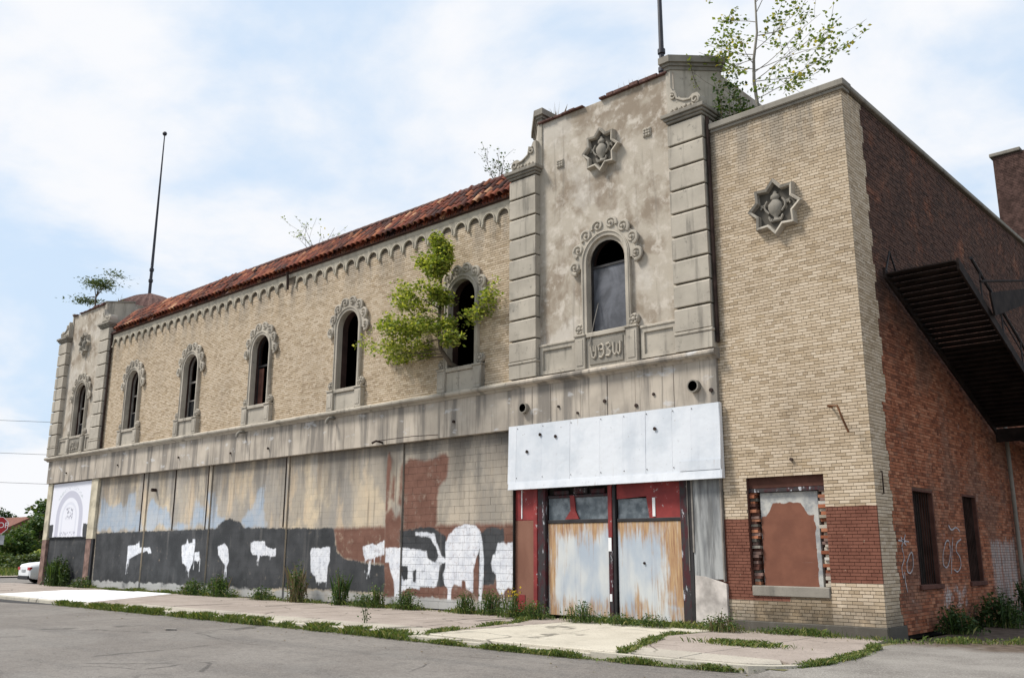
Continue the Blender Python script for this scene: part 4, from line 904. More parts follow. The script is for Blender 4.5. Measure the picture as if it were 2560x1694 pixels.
PAINT['hole'] = [
    [(-14.34,1.19), (-14.06,1.19), (-14.04,0.81), (-14.23,0.75), (-14.33,0.93)],
    [(-13.83,1.05), (-13.68,1.08), (-13.66,0.72), (-13.82,0.72)],
]
PAINT['dark'] = [
    [(-40.57,2.16), (-36.15,2.13), (-35.60,-0.05), (-40.58,-0.19)],
    [(-35.47,2.38), (-28.57,2.40), (-25.12,2.41), (-24.87,2.59), (-24.53,2.72), (-24.17,2.78), (-23.85,2.70), (-23.45,2.63), (-23.08,2.41), (-20.83,2.37), (-20.61,0.36), (-22.97,0.25), (-35.36,0.01)],
    [(-23.41,2.43), (-17.77,2.33), (-17.53,1.61), (-17.14,1.37), (-16.28,1.27), (-15.06,1.20), (-15.01,0.38), (-18.87,0.40), (-23.14,0.33)],
    [(-14.39,2.21), (-13.08,2.30), (-12.90,2.25), (-12.72,2.13), (-12.42,2.01), (-12.38,0.65), (-14.31,0.56)],
    [(-11.18,2.11), (-10.64,2.26), (-10.17,2.21), (-10.14,1.81), (-10.52,0.74), (-10.92,0.73), (-11.10,0.69)],
]
PAINT['brown'] = [
    [(-17.77,2.32), (-15.12,2.35), (-15.06,1.20), (-16.28,1.27), (-17.14,1.37), (-17.53,1.61)],
    [(-14.39,2.25), (-12.96,2.35), (-9.71,2.34), (-9.70,0.42), (-14.29,0.17)],
    [(-14.32,2.19), (-14.38,4.12), (-14.10,4.36), (-13.46,4.25), (-13.09,4.25), (-12.85,4.36), (-12.49,4.40), (-12.36,4.21), (-12.47,3.64), (-12.76,3.45), (-12.84,3.09), (-12.81,2.25)],
]
PAINT['blue'] = [
    [(-35.42,2.44), (-35.31,3.09), (-35.21,3.77), (-34.50,3.52), (-33.50,3.60), (-32.64,3.57), (-32.59,3.90), (-31.97,3.82), (-31.73,3.22), (-31.13,3.15), (-30.94,2.46)],
    [(-30.88,2.46), (-30.91,3.20), (-30.43,3.61), (-28.81,3.14), (-28.59,2.48)],
    [(-28.53,2.48), (-27.19,2.70), (-26.83,3.54), (-25.92,3.36), (-25.69,2.44)],
    [(-25.59,2.44), (-25.79,3.74), (-25.33,3.82), (-25.09,2.86), (-24.70,2.66), (-25.03,2.43)],
    [(-23.51,2.41), (-23.47,2.77), (-22.99,3.08), (-22.60,3.34), (-22.53,3.84), (-22.03,3.82), (-21.82,2.38)],
]
PAINT['brown'] += [[(-15.12, .12), (-14.33, .12), (-14.33, 2.5), (-14.45, 2.75), (-14.6, 2.55), (-14.8, 2.9), (-15.12, 2.7)], [(-15.12, 2.8), (-15.0, 2.8), (-14.95, 3.5), (-14.85, 4.3), (-15.0, 4.6), (-15.12, 4.4)], [(-14.5, 3.0), (-14.35, 2.9), (-14.35, 4.2), (-14.45, 4.0)], [(-14.85, 3.2), (-14.7, 3.1), (-14.68, 3.8), (-14.8, 3.9)]]
PAINT['dark'][0] = [(-40.8, 2.35), (-36.2, 2.35), (-36.2, .05), (-40.8, .05)]
for pl in list(PAINT['white']):
    lo = sorted(pl, key=lambda q: q[1])[:4]
    for q in lo[:3]:
        x, z = q[0]+random.uniform(-.03, .03), q[1]+.06; l = random.uniform(.12, .5); w = random.uniform(.010, .022)
        PAINT['white'].append([(x-w, z), (x+w, z), (x+w*.8, z-l), (x-w*.6, z-l)])
def sdf(px, pz, polys):
    best = np.full(len(px), -9.0)
    for pl in polys:
        a = np.array(pl); b = np.roll(a, -1, 0); ins = np.zeros(len(px), bool); d = np.full(len(px), 9.0)
        for (x1, z1), (x2, z2) in zip(a, b):
            ex, ez = x2-x1, z2-z1; t = np.clip(((px-x1)*ex+(pz-z1)*ez)/(ex*ex+ez*ez+1e-9), 0, 1)
            d = np.minimum(d, np.hypot(px-x1-t*ex, pz-z1-t*ez))
            cr = ((z1 > pz) != (z2 > pz)); ins ^= cr & (px < ex*(pz-z1)/(ez if abs(ez) > 1e-9 else 1e-9)+x1)
        best = np.maximum(best, np.where(ins, d, -d))
    return best
def paint_attrs(v):
    px, pz = v[:, 0], v[:, 2]; at = {'sd_'+k: sdf(px, pz, PAINT[k]) for k in ('white', 'dark', 'brown', 'blue')}
    at['sd_white'] = np.minimum(at['sd_white'], -sdf(px, pz, PAINT['hole'])); return {k: np.clip(a, -1, 1) for k, a in at.items()}
def grid_face(x0, x1, z0, z1, y, step=.045, depth=.02):
    nx = max(1, round((x1-x0)/step)); nz = max(1, round((z1-z0)/step)); X = np.linspace(x0, x1, nx+1); Z = np.linspace(z0, z1, nz+1)
    xx, zz = np.meshgrid(X, Z); v = np.stack([xx.ravel(), np.full(xx.size, y), zz.ravel()], 1); w = nx+1
    f = [(j*w+i, j*w+i+1, (j+1)*w+i+1, (j+1)*w+i) for j in range(nz) for i in range(nx)]
    k = len(v); c = np.array([(x0, y+depth, z0), (x1, y+depth, z0), (x1, y+depth, z1), (x0, y+depth, z1)]); v = np.concatenate([v, c])
    f += [(0, k, k+1, nx), (nz*w, nz*w+nx, k+2, k+3), (0, nz*w, k+3, k), (nx, k+1, k+2, nz*w+nx)]
    return v, np.array(f)
YB = .12
bw = part(MB().box(-40.8, -9.66, YB+.012, YB+.14, 0, 4.84), 'infill_wall', M['block_mortar'])
BAYS = [(-40.72, -36.28), (-35.5, -31.17), (-30.83, -25.82), (-25.58, -20.57), (-20.40, -15.12), (-14.33, -9.70)]
blocks = []
for a, b in BAYS:
    k = 0; z = .02
    while z < 4.80:
        zt = min(z+.203, 4.82); off = .2*(k % 2); x = a-off
        while x < b-.02:
            p, q = max(x, a), min(x+.406, b)
            e_ = .0032 if a > -14.5 else .0012
            if q-p > .05: blocks.append((p+e_, q-e_, z+e_, zt-e_))
            x += .406
        z += .203; k += 1
blocks.sort(key=lambda t: (Vector(((t[0]+t[1])/2, 0, (t[2]+t[3])/2))-CAM).length)
ns = sum(1 for _ in blocks)
bv, bf, cnt = [], [], 0; done = 0
for t in blocks:
    yj = YB+random.uniform(-.003, .003) if t[0] > -14.5 else YB+.005+random.uniform(-.0015, .0015)
    v, f = grid_face(*t, yj)
    if done < 300 and t[1]-t[0] > .15:
        npmesh('concrete_block', v, f, M['painted_block'], bw, attrs=paint_attrs(v)); done += 1
    else:
        bv.append(v); bf.append(f+cnt); cnt += len(v)
bv = np.concatenate(bv); bf = np.concatenate(bf)
tag(npmesh('blockwork', bv, bf, M['painted_block'], bw, attrs=paint_attrs(bv)), kind='stuff')
for a, b in ((-36.26, -35.52), (-31.15, -30.85), (-25.80, -25.60), (-20.55, -20.42), (-15.10, -14.35)):
    if a < -36: continue
    v, f = grid_face(a, b, 0, 4.83, .07, depth=.1); npmesh('pier', v, f, M['painted_block'], B, attrs=paint_attrs(v))
part(MB().cbox(-36.24, -35.54, .0, .2, 2.12, 4.82, .01), 'pier', M['cream_paint']); part(MB().cbox(-36.26, -35.72, .02, .2, 0, 2.118, .01), 'pier', M['pink_plaster'])
part(MB().cbox(-35.72, -35.52, .03, .2, 0, 2.118, .01), 'pier_edge', M['black_plastic'])
part(MB().cbox(-41.25, -40.74, .0, .3, 2.1, 4.82, .01), 'pier', M['cream_paint']); part(MB().cbox(-41.25, -40.74, .004, .3, 0, 2.098, .01), 'pier', M['pink_plaster'])
part(MB().tube([(-30.1, .1, 4.07), (-30.1, -.1, 4.07)], .07, 8), 'pipe_stub', M['rust_steel'])
for a, b, y0 in ((-25.83, -25.80, .04), (-31.2, -31.17, .04), (-20.58, -20.55, .04), (-28.52, -28.48, .09)): part(MB().cbox(a, b, y0, .118, 2.4, 4.82, .004), 'joint_strip', M['rust_steel'])

# ---- entrance
en = part(MB().box(-9.7, TW_R[1], .30, .34, 0, 4.8).box(-9.68, -9.66, -.05, .3, 0, 4.8), 'entrance', M['interior_dark'])
def ep(mb, name, mat, smooth=None): return mb.build(name, M[mat], en, smooth=smooth)
ep(MB().cbox(-9.655, -9.0, .03, .09, 0.0, 2.40, .006), 'side_board', 'brown_board'); ep(MB().cbox(-9.655, -9.0, .035, .09, 2.405, 3.4, .006), 'side_board', 'red_paint')
ep(MB().box(-9.44, -9.41, .02, .034, 2.45, 3.2), 'trim_strip', 'sign_white'); ep(MB().cbox(-9.655, -9.3, .018, .03, 0, .52, .004), 'kick_board', 'red_paint')
ep(MB().cbox(-8.995, -8.86, -.01, .12, 0, 3.4, .01), 'post', 'red_paint'); ep(MB().cbox(-8.858, -8.60, .01, .14, 0, 3.4, .012), 'post', 'maroon_post')
for a, b in ((-8.57, -6.63), (-6.36, -4.55)):
    d = ep(MB().cbox(a, b, .10, .13, .06, 2.31, .006), 'sheet_panel', 'galvanised_sheet')
ep(MB().tube([(-5.6, .1, 1.35), (-5.6, .07, 1.35)], .03, 8), 'lock', 'rust_steel')
ep(MB().cbox(-6.60, -6.48, .03, .14, 1.95, 3.4, .008), 'post', 'red_paint'); ep(MB().cbox(-6.60, -6.48, .03, .14, 0, 1.945, .008), 'post', 'maroon_post'); ep(MB().cbox(-6.478, -6.39, .05, .14, 0, 3.4, .008), 'post', 'dark_steel')
ep(MB().cbox(-6.595, -6.50, .022, .03, 1.62, 1.94, .002), 'paper_scrap', 'sign_white'); ep(MB().cbox(-6.58, -6.51, .02, .03, .45, .62, .002), 'paper_scrap', 'sign_white')
ep(MB().cbox(-4.53, -4.30, .02, .14, 0, 3.4, .01), 'post', 'maroon_post'); ep(MB().cbox(-4.298, -4.19, -.02, .14, 0, 3.4, .01), 'post', 'dark_steel'); ep(MB().cbox(-4.30, -4.285, -.04, .0, 1.2, 3.3, .003), 'trim_strip', 'old_wood')
ep(MB().cbox(-8.58, -6.62, .08, .14, 2.315, 2.40, .006), 'transom_rail', 'dark_steel'); ep(MB().cbox(-6.36, -4.54, .08, .14, 2.315, 2.39, .006), 'transom_rail', 'dark_steel')
ep(MB().prism([(-8.0, 2.41), (-7.55, 2.41), (-7.66, 2.62), (-7.70, 3.0), (-7.84, 3.0), (-7.82, 2.62)], .09, .13), 'transom_mullion', 'red_paint')
ep(MB().box(-8.58, -6.63, .145, .155, 2.40, 2.95), 'transom_pane', 'dirty_glass'); ep(MB().box(-6.36, -5.42, .145, .155, 2.39, 2.86), 'transom_pane', 'dirty_glass')
ep(MB().cbox(-8.58, -6.63, .10, .16, 2.95, 3.02, .01).cbox(-8.4, -7.9, .12, .17, 3.03, 3.15, .02).cbox(-7.75, -7.3, .11, .17, 3.04, 3.2, .02).cbox(-7.2, -6.75, .12, .17, 3.02, 3.16, .02), 'rotten_head', 'maroon_post')
ep(MB().prism([(-5.42, 2.39), (-4.54, 2.39), (-4.54, 3.4), (-6.36, 3.4), (-6.36, 2.86), (-5.50, 2.90)], .09, .14), 'transom_board', 'red_paint'); ep(MB().cbox(-5.32, -5.24, .07, .09, 2.42, 2.86, .004), 'trim_strip', 'sign_white')
ep(MB().box(-8.6, -4.5, .2, .22, .0, 3.4), 'backing', 'interior_dark')
ep(MB().cbox(-4.10, -3.44, -.03, .14, 1.02, 3.4, .012).cbox(-4.18, -4.102, -.015, .14, 1.02, 3.4, .006), 'door_pilaster', 'streaky_board'); ep(MB().cbox(-3.44, -3.40, -.06, .1, .98, 3.3, .006), 'trim_strip', 'old_wood'); ep(MB().cbox(-4.19, -4.15, -.04, .0, 1.6, 3.3, .004), 'trim_strip', 'old_wood')
ep(MB().prism([(-4.16, 0), (-3.37, 0), (-3.37, .93), (-3.6, 1.0), (-3.9, 1.08), (-4.14, 1.10)], -.07, .14), 'pilaster_foot', 'pale_stone')
# ---- white sheet fascia
fa = part(MB().box(-9.70, -3.36, -.10, -.08, 3.35, 4.80), 'fascia', M['rust_steel'])
sx = [-9.74, -9.45, -8.55, -7.6, -6.65, -5.95, -5.29, -4.55, -4.04, -3.30]
def fy(z): return -.15-(4.90-z)/(4.90-3.22)*.05
for a, b in zip(sx[:-1], sx[1:]):
    j = random.uniform(-.004, .004); zb = 3.36; th = .012
    pts = [(fy(4.90)+j, 4.90), (fy(zb)+j, zb), (fy(zb)+j+th, zb), (fy(4.90)+j+th, 4.90)]
    MB().prism(pts, a+.002, b-.002, 'x').build('fascia_panel', M['white_sheet'], fa)
MB().prism([(fy(3.37)-.012, 3.39), (fy(3.22)-.03, 3.20), (fy(3.22)+.10, 3.20), (fy(3.22)+.10, 3.215), (fy(3.22)-.01, 3.215), (fy(3.37)+.0, 3.39)], -9.70, -3.26, 'x').build('fascia_edge', M['white_sheet'], fa)
MB().prism([(-.13, 4.90), (fy(3.21)-.03, 3.205), (-.05, 3.205), (-.05, 4.90)], -3.30, -3.285, 'x').build('fascia_end', M['white_sheet'], fa)
MB().box(-4.35, -3.285, fy(3.5)-.025, fy(3.5)-.012, 3.40, 3.62).build('fascia_patch', M['white_sheet'], fa)
for x in sx[1:-1]:
    for z in (3.5, 4.82): MB().lathe([(.012, -.008), (.012, .004), (.001, .004)], (x+.035, fy(z)-.006, z), 6, axis='y').build('rivet', M['rust_steel'], fa)
for x, z in ((-8.07, 4.51), (-5.01, 4.44), (-9.05, 4.18), (-8.6, 4.6)): MB().lathe([(.045, -.03), (.03, .02), (.001, .02)], (x, fy(z)-.004, z), 8, axis='y').build('anchor_stub', M['rust_steel'], fa)

# ---- blocked window in the corner bay
ni = part(MB().box(NX0-.02, NX1+.02, .27, .30, NZ0-.05, NZ1+.02).box(NX0-.03, NX0-.001, .02, .3, NZ0, NZ1).box(NX1+.001, NX1+.03, .02, .3, NZ0, NZ1).box(NX0, NX1, .02, .3, NZ1+.001, NZ1+.03), 'blocked_window', M['inner_brick'])
MB().cbox(NX0+.22, NX1-.22, .16, .27, .90, 2.86, .008).build('board', M['brown_over_cream'], ni)
MB().cbox(NX0, NX1, .10, .26, 2.95, 3.20, .01).build('head_brick', M['inner_brick'], ni); MB().box(NX0, NX1, .08, .26, 2.87, 2.948).build('lintel_angle', M['maroon_post'], ni)
MB().cbox(NX0+.02, NX1-.02, -.035, .26, .71, .92, .015).build('sill', M['limestone_dark'], ni)
for x0, x1 in ((NX0+.005, NX0+.21), (NX1-.21, NX1-.005)):
    z = .925; k = 0
    while z < 2.86:
        h = random.uniform(.055, .075); w = random.uniform(.10, .205); a = x0 if (x0 < -2) else x1-w
        a += random.uniform(0, .012)
        MB().cbox(a, min(a+w, x1), .09+random.uniform(-.03, .04), .26, z+.001, min(z+h, 2.865), .006).build('broken_brick', M[random.choice(['inner_brick', 'red_brick', 'red_brick', 'limestone_dark', 'stained_stone', 'pink_plaster'] if x0 < -2 else ['limestone', 'frieze_stone', 'red_brick', 'pink_plaster', 'limestone_pale', 'pier_concrete'])], ni); z += h; k += 1
part(MB().tube([(-.75, -.01, 4.53), (-.72, -.25, 4.53), (-.51, -.30, 4.51), (-.42, -.27, 4.2), (-.35, -.22, 3.96)], .022, 6), 'bent_bracket', M['rust_iron'])
part(MB().tube([(-1.71, .02, 3.52), (-1.71, -.05, 3.52)], .035, 8), 'pipe_stub', M['rust_steel'])
part(MB().tube([(.02, .3, 2.75), (.05, .3, 2.75), (.05, .3, 3.2), (.02, .3, 3.2)], .014, 6), 'wall_hook', M['rust_steel'])

# ================================================================== things on and by the building
po = MB().box(-40.68, -36.32, .055, .085, 2.2, 4.78).build('poster_board', M['poster_print'], loc=(-38.5, .07, 2.2))
tag(po, 'white poster board with grey arch print above dark paint at the far corner', 'poster')
def flagpole(x, y, z0, z1, label):
    t = thing('flagpole', label, 'flagpole', (x, y, z0), 'roof flagpoles')
    MB().tube([(x, y, z0), (x, y, z0+(z1-z0)*.2), (x, y, z0+(z1-z0)*.6), (x, y, z1)], [.085, .075, .055, .03], 10).build('pole', M['pole_paint'], t, smooth=60)
    for dz in (.75, 1.35): MB().lathe([(.085, -.09), (.115, -.07), (.115, .07), (.085, .09)], (x, y, z0+dz), 12).build('collar', M['pole_paint'], t, smooth=40)
    MB().lathe([(.001, -.13), (.09, -.09), (.13, 0), (.09, .09), (.001, .13)], (x, y, z1+.1), 12).build('ball', M['pole_paint'], t, smooth=60)
flagpole(-38.65, 3.0, 14.8, 23.9, 'slim dark flagpole with ball top on the far left tower')
flagpole(-6.46, 3.0, 14.9, 24.0, 'dark flagpole on the right tower, cut off by the top of the picture')
# fire escape on the side wall
fe = thing('fire_escape', 'dark steel fire escape stair climbing the red brick side wall', 'fire escape', (.8, 6, 4))
ya, za_, yb, zb_ = 1.35, 7.50, 8.3, 4.82; slp = (zb_-za_)/(yb-ya)
for x in (.12, 1.58):
    y0 = ya-.12 if x < 1 else ya+.05; z0 = za_-slp*0+(y0-ya)*slp; pts = [(y0, z0+.12), (y0, z0-.12), (yb, zb_-.13), (yb, zb_+.12)]; MB().prism(pts, x-.025, x+.025, 'x').build('stringer', M['black_iron'], fe)
ns_ = 34; tr = MB()
for q in range(4): tr.box(-.71, .71, -.02+.066*q, .036+.066*q, -.03, .0)
for q in range(6): tr.box(-.71+.28*q, -.70+.28*q, -.02, .25, -.028, -.002)
tr.box(-.71, .71, .245, .26, -.05, .0); tro = tr.mesh('tread', M['black_iron']); tr = MB().box(-.71, .71, -.03, .255, -.02, .0).box(-.71, .71, .24, .255, -.09, -.02).mesh('tread', M['black_iron'])
for i in range(ns_):
    t = (i+.5)/ns_; piece('tread', tro if i < 15 else tr, fe, (.85, ya+(yb-ya)*t-.17, za_+(zb_-za_)*t+.08))
for x in (1.60,):
    MB().tube([(x, ya+.95, za_+.32), (x, yb, zb_+.62)], .035, 6).build('handrail', M['dark_steel'], fe); MB().tube([(x, ya+2.2, za_-.38), (x, yb, zb_+.32)], .016, 6).build('handrail', M['dark_steel'], fe)
    for i in range(1, 6):
        t = i/5; y = ya+.1+(yb-ya-.1)*t; z = za_+(zb_-za_)*t; MB().tube([(x, y, z), (x, y, z+.64)], .02, 6).build('baluster', M['dark_steel'], fe)
MB().tube([(.14, ya-.05, za_+.1), (.14, ya+.25, za_+.62), (.14, ya+.75, za_-.05)], .022, 6).build('brace', M['dark_steel'], fe)
MB().box(.1, 1.7, yb, 13.0, zb_-.10, zb_+.0).box(.1, 1.7, yb, yb+.06, zb_-.35, zb_-.10).box(1.62, 1.7, yb, 13, zb_-.3, zb_-.1).build('landing', M['black_iron'], fe)
for y in (11.5,): MB().prism([(.02, zb_-.1), (1.6, zb_-.1), (.02, zb_-1.5)], y, y+.05, 'y').build('bracket', M['dark_steel'], fe)
MB().prism([(3.13, 7.2), (6.2, 7.95), (6.0, 7.5), (3.3, 6.7)], 1.66, 1.70, 'x').build('side_plate', M['black_iron'], fe); MB().tube([(1.68, 2.5, 7.32), (1.68, 6.4, 8.2)], .03, 6).build('side_bar', M['black_iron'], fe)
# scrawled graffiti strokes on the side wall
for g in ([(1.11, 1.92), (1.23, 1.83), (1.38, 1.75)], [(1.38, 1.97), (1.23, 1.83), (1.1, 1.72)], [(.95, 1.85), (1.23, 1.84), (1.53, 1.83)], [(1.11, 1.73), (1.19, 1.49), (1.02, 1.31), (1.07, 1.1)],
          [(1.35, 1.43), (1.53, 1.58), (1.68, 1.59), (1.65, 1.33), (1.46, 1.2), (1.3, 1.25), (1.33, 1.43)], [(1.14, 1.22), (1.15, 1.04), (1.21, .83)], [(3.63, 1.68), (3.84, 1.86), (4.04, 1.84), (4.0, 1.54), (3.74, 1.3), (3.51, 1.35), (3.53, 1.54), (3.63, 1.68)],
          [(4.31, 1.95), (4.14, 1.61), (3.97, 1.15)], [(4.88, 1.92), (4.55, 1.82), (4.46, 1.65), (4.66, 1.51), (4.67, 1.31), (4.4, 1.19), (4.19, 1.24)], [(4.1, 2.22), (4.28, 2.12), (4.62, 2.18), (4.86, 2.09)]):
    fine = []
    for i in range(len(g)-1):
        p0, p1, p2, p3 = g[max(i-1, 0)], g[i], g[i+1], g[min(i+2, len(g)-1)]
        for k in range(6):
            t = k/6; fine.append(tuple(.5*(2*b+(c-a)*t+(2*a-5*b+4*c-d)*t*t+(3*b-a-3*c+d)*t**3) for a, b, c, d in zip(p0, p1, p2, p3)))
    fine.append(g[-1]); vs = []; wv = .018
    for i, q in enumerate(fine):
        a, b = fine[max(i-1, 0)], fine[min(i+1, len(fine)-1)]; d = Vector((b[0]-a[0], b[1]-a[1])).normalized(); w = wv*random.uniform(.6, 1.2)
        vs += [(.0075, q[0]-d.y*w, q[1]+d.x*w), (.0075, q[0]+d.y*w, q[1]-d.x*w)]
    MB().add(vs, [(2*i, 2*i+1, 2*i+3, 2*i+2) for i in range(len(fine)-1)]).build('graffiti_stroke', M['chalky_paint'], side)

# ================================================================== plants
def unit(v): return v/np.maximum(np.linalg.norm(v, axis=1, keepdims=True), 1e-6)
def leaf_quads(P, size, flat=.4, asp=.55):
    """two-triangle folded leaves at points P (N,3), sizes (N,)"""
    n = len(P); d = unit(rng.normal(size=(n, 3))*np.array([1, 1, flat])); r = unit(np.cross(d, unit(rng.normal(size=(n, 3))*np.array([.5, .5, 1]))))
    nn = np.cross(d, r); s = size[:, None]
    a = P; b = P+d*s*.5+r*s*asp*.5+nn*s*.07; c = P+d*s; e = P+d*s*.5-r*s*asp*.5+nn*s*.07
    return np.stack([a, b, c, e], 1).reshape(-1, 3), np.arange(4*n).reshape(n, 4)
def blades(P, h, w=.012, lean=.45):
    n = len(P); a = rng.uniform(0, 2*np.pi, n); dx = np.stack([np.cos(a), np.sin(a), np.zeros(n)], 1); px = np.stack([-np.sin(a), np.cos(a), np.zeros(n)], 1)
    l = rng.uniform(.05, lean, n)[:, None]*h[:, None]; up = np.array([[0, 0, 1.0]]); hh = h[:, None]; w = np.asarray(w)*np.ones(n)
    v = np.stack([P-px*w[:, None], P+px*w[:, None], P+dx*l*.35+up*hh*.6+px*w[:, None]*.6, P+dx*l+up*hh*(1-.25*l/np.maximum(hh, .01))], 1).reshape(-1, 3)
    return v, np.arange(4*n).reshape(n, 4)
def leaves(name, P, size, mat, parent, **k):
    P = np.asarray(P); v, f = leaf_quads(P, size*rng.uniform(.6, 1.25, len(P)), **k); return tag(npmesh(name, v, f, mat, parent), kind='stuff')
def branch(mb, p, d, L, r, lv, tips, bend=.25, kids=(3, 5), up=.15, spread=.8, seg=5, dens=8):
    path = [Vector(p)]; rad = [r]; d = Vector(d).normalized()
    for i in range(seg):
        d = (d+Vector((random.gauss(0, bend), random.gauss(0, bend), random.gauss(0, bend*.6)+up*.3))*.5).normalized()
        path.append(path[-1]+d*L/seg); rad.append(max(r*(1-.8*(i+1)/seg), .004))
    mb.tube(path, rad, 5 if r < .03 else 7)
    if lv == 0:
        for i in range(dens): t = random.uniform(.25, 1); k = min(int(t*seg), seg-1); tips.append(path[k].lerp(path[k+1], t*seg-k)+Vector((random.gauss(0, .07), random.gauss(0, .07), random.gauss(0, .05))))
        return
    for i in range(random.randint(*kids)):
        t = random.uniform(.3, .98); k = min(int(t*seg), seg-1); q = path[k].lerp(path[k+1], t*seg-k)
        nd = (d*.5+Vector((random.gauss(0, spread), random.gauss(0, spread), random.gauss(up, spread*.5)))).normalized()
        branch(mb, q, nd, L*random.uniform(.4, .65), rad[k]*.6, lv-1, tips, bend, kids, up, spread, seg, dens)
# --- the tree growing out of the window
wt_ = thing('window_tree', 'bright green maple-like tree growing out of the window nearest the right tower', 'tree', (-12.1, .2, 6.86))
mb = MB(); tips = []
trunk = [Vector(p) for p in ((-12.1, .3, 6.84), (-12.15, -.1, 7.0), (-12.25, -.42, 7.4), (-12.2, -.55, 8.1), (-12.1, -.6, 8.9), (-12.05, -.62, 9.6), (-12.0, -.65, 10.2))]
mb.tube(trunk, [.075, .07, .06, .05, .036, .022, .01], 8)
for (t, dx, dy, dz, L) in ((2, -1, -.25, .10, 1.9), (2, -.8, -.6, -.05, 1.5), (2, .7, -.5, .1, .9), (3, -1, -.3, .16, 1.55), (3, -.7, -.7, .1, 1.3), (3, .9, -.3, .2, .7), (3, -.9, .0, -.12, 2.2), (2, -.9, -.1, -.02, 2.1), (3, -1, -.4, .05, 1.5), (3, .3, -.8, .2, .9), (4, -1, -.2, .3, 1.35), (4, -.5, -.8, .2, 1.0), (4, .9, -.3, .2, .55), (4, .3, -.7, .3, .55), (5, -.6, -.4, .6, .7), (5, .7, -.3, .6, .6), (5, .1, -.6, .8, .55), (6, .0, 0, 1, .55), (6, -.2, -.1, 1, .5), (6, .2, 0, 1, .45), (5, 0, -.1, 1, .6), (5, -.3, 0, 1, .6), (3, 1.0, -.1, .12, 1.7)):
    n0 = len(tips); st = trunk[t].lerp(trunk[max(t-1, 0)], random.random()*.7)
    branch(mb, st, (dx, dy, dz), L, .022, 1, tips, .22, (6, 9), .05, .42, 5, 17)
mb.build('trunk', M['bark'], wt_, smooth=60)
T = np.array([list(t) for t in tips]); T[:, 1] = np.minimum(T[:, 1], -.05-rng.uniform(0, .12, len(T)))
T = np.repeat(T, 4, 0)+rng.normal(0, .075, (len(T)*4, 3)); T[:, 1] = np.minimum(T[:, 1], -.03); T = T[T[:, 2] > 7.28]
leaves('crown', T, .11, M['leaf_bright'], wt_, flat=.35, asp=.7)
# --- sapling on the corner roof
sp_ = thing('rooftop_sapling', 'thin sparse sapling growing behind the parapet of the corner bay', 'tree', (-2.45, 1.0, 11.2))
mb = MB(); tips = []
trunk = [Vector(p) for p in ((-2.45, 1.0, 11.15), (-2.48, 1.0, 12.4), (-2.53, 1.0, 13.0), (-2.50, 1.0, 13.6), (-2.38, 1.02, 14.3), (-2.36, 1.0, 15.2), (-2.32, 1.0, 16.0), (-2.3, 1.0, 16.6))]
mb.tube(trunk, [.05, .045, .042, .036, .03, .024, .016, .008], 8)
for (t, dx, dy, dz, L) in ((2, 1, 0, .35, 2.0), (2, 1, -.3, .15, 1.9), (2, -.9, 0, .4, 1.2), (2, .8, .5, .0, 1.5), (3, 1, -.2, .25, 1.7), (3, -1, -.1, .35, 1.3), (3, .6, .5, .2, 1.4), (3, -.7, .4, .2, 1.2), (4, -1, 0, .5, 1.3), (4, 1, .1, .5, 1.4), (4, .9, -.2, .7, 1.5), (5, -.8, 0, .7, 1.3), (5, .7, .2, .8, 1.2), (6, .5, 0, .9, .9), (6, -.6, 0, .8, .8), (5, -1, -.2, .3, 1.4), (5, .2, -.5, .6, .9), (2, -.3, -.3, .6, .8), (1, 1, .1, .05, 1.9), (1, .8, -.2, .1, 1.4), (2, 1, .2, .1, 2.0)):
    branch(mb, trunk[t].lerp(trunk[t+1], random.random()) if t < 7 else trunk[t], (dx, dy, dz), L, .012, 1, tips, .18, (5, 7), .12, .5, 5, 9)
mb.build('trunk', M['bark_pale'], sp_, smooth=60)
T = np.array([list(t) for t in tips]); T = np.repeat(T, 2, 0); T = T+rng.normal(0, .06, T.shape)
leaves('crown', T, .105, M['leaf_sapling'], sp_, flat=.5, asp=.8)
# --- creeper beside the tower pier
cr = thing('creeper', 'dense dark creeper hanging on the tower side behind the carved scroll', 'creeper', (-3.2, 1.2, 11.3))
mb = MB(); tips = []
for i in range(9):
    branch(mb, (-3.3+.13*i, .55+.12*random.random(), 11.4), (random.gauss(.05, .2), random.gauss(0, .2), 1), random.uniform(.8, 1.8)-(.09*i), .014, 1, tips, .25, (3, 5), .2, .5, 5, 12)
tag(mb.build('stem', M['bark'], cr, smooth=60), kind='stuff'); T = np.array([list(t) for t in tips]); T = np.repeat(T, 2, 0)+rng.normal(0, .06, (2*len(T), 3)); T[:, 0] = np.maximum(T[:, 0], -3.28); T[:, 1] = np.maximum(T[:, 1], .38)
leaves('foliage', T, .10, M['leaf_weed'], cr, asp=.7)
hv = thing('hanging_creeper', 'small pale creeper strand trailing over the tower pier cap', 'creeper', (-3.9, .2, 13.9))
P = [Vector((-3.95, .36, 13.95)), Vector((-3.88, .25, 13.8)), Vector((-3.86, .30, 13.5)), Vector((-3.82, .38, 13.2)), Vector((-3.74, .46, 13.0))]
MB().tube(P, .008, 5).build('stem', M['bark'], hv); T = np.array([list(P[i].lerp(P[i+1], random.random())) for i in range(4) for _ in range(9)])+rng.normal(0, .03, (36, 3)); T[:, 1] -= .06
leaves('foliage', T, .085, M['leaf_bright'], hv)
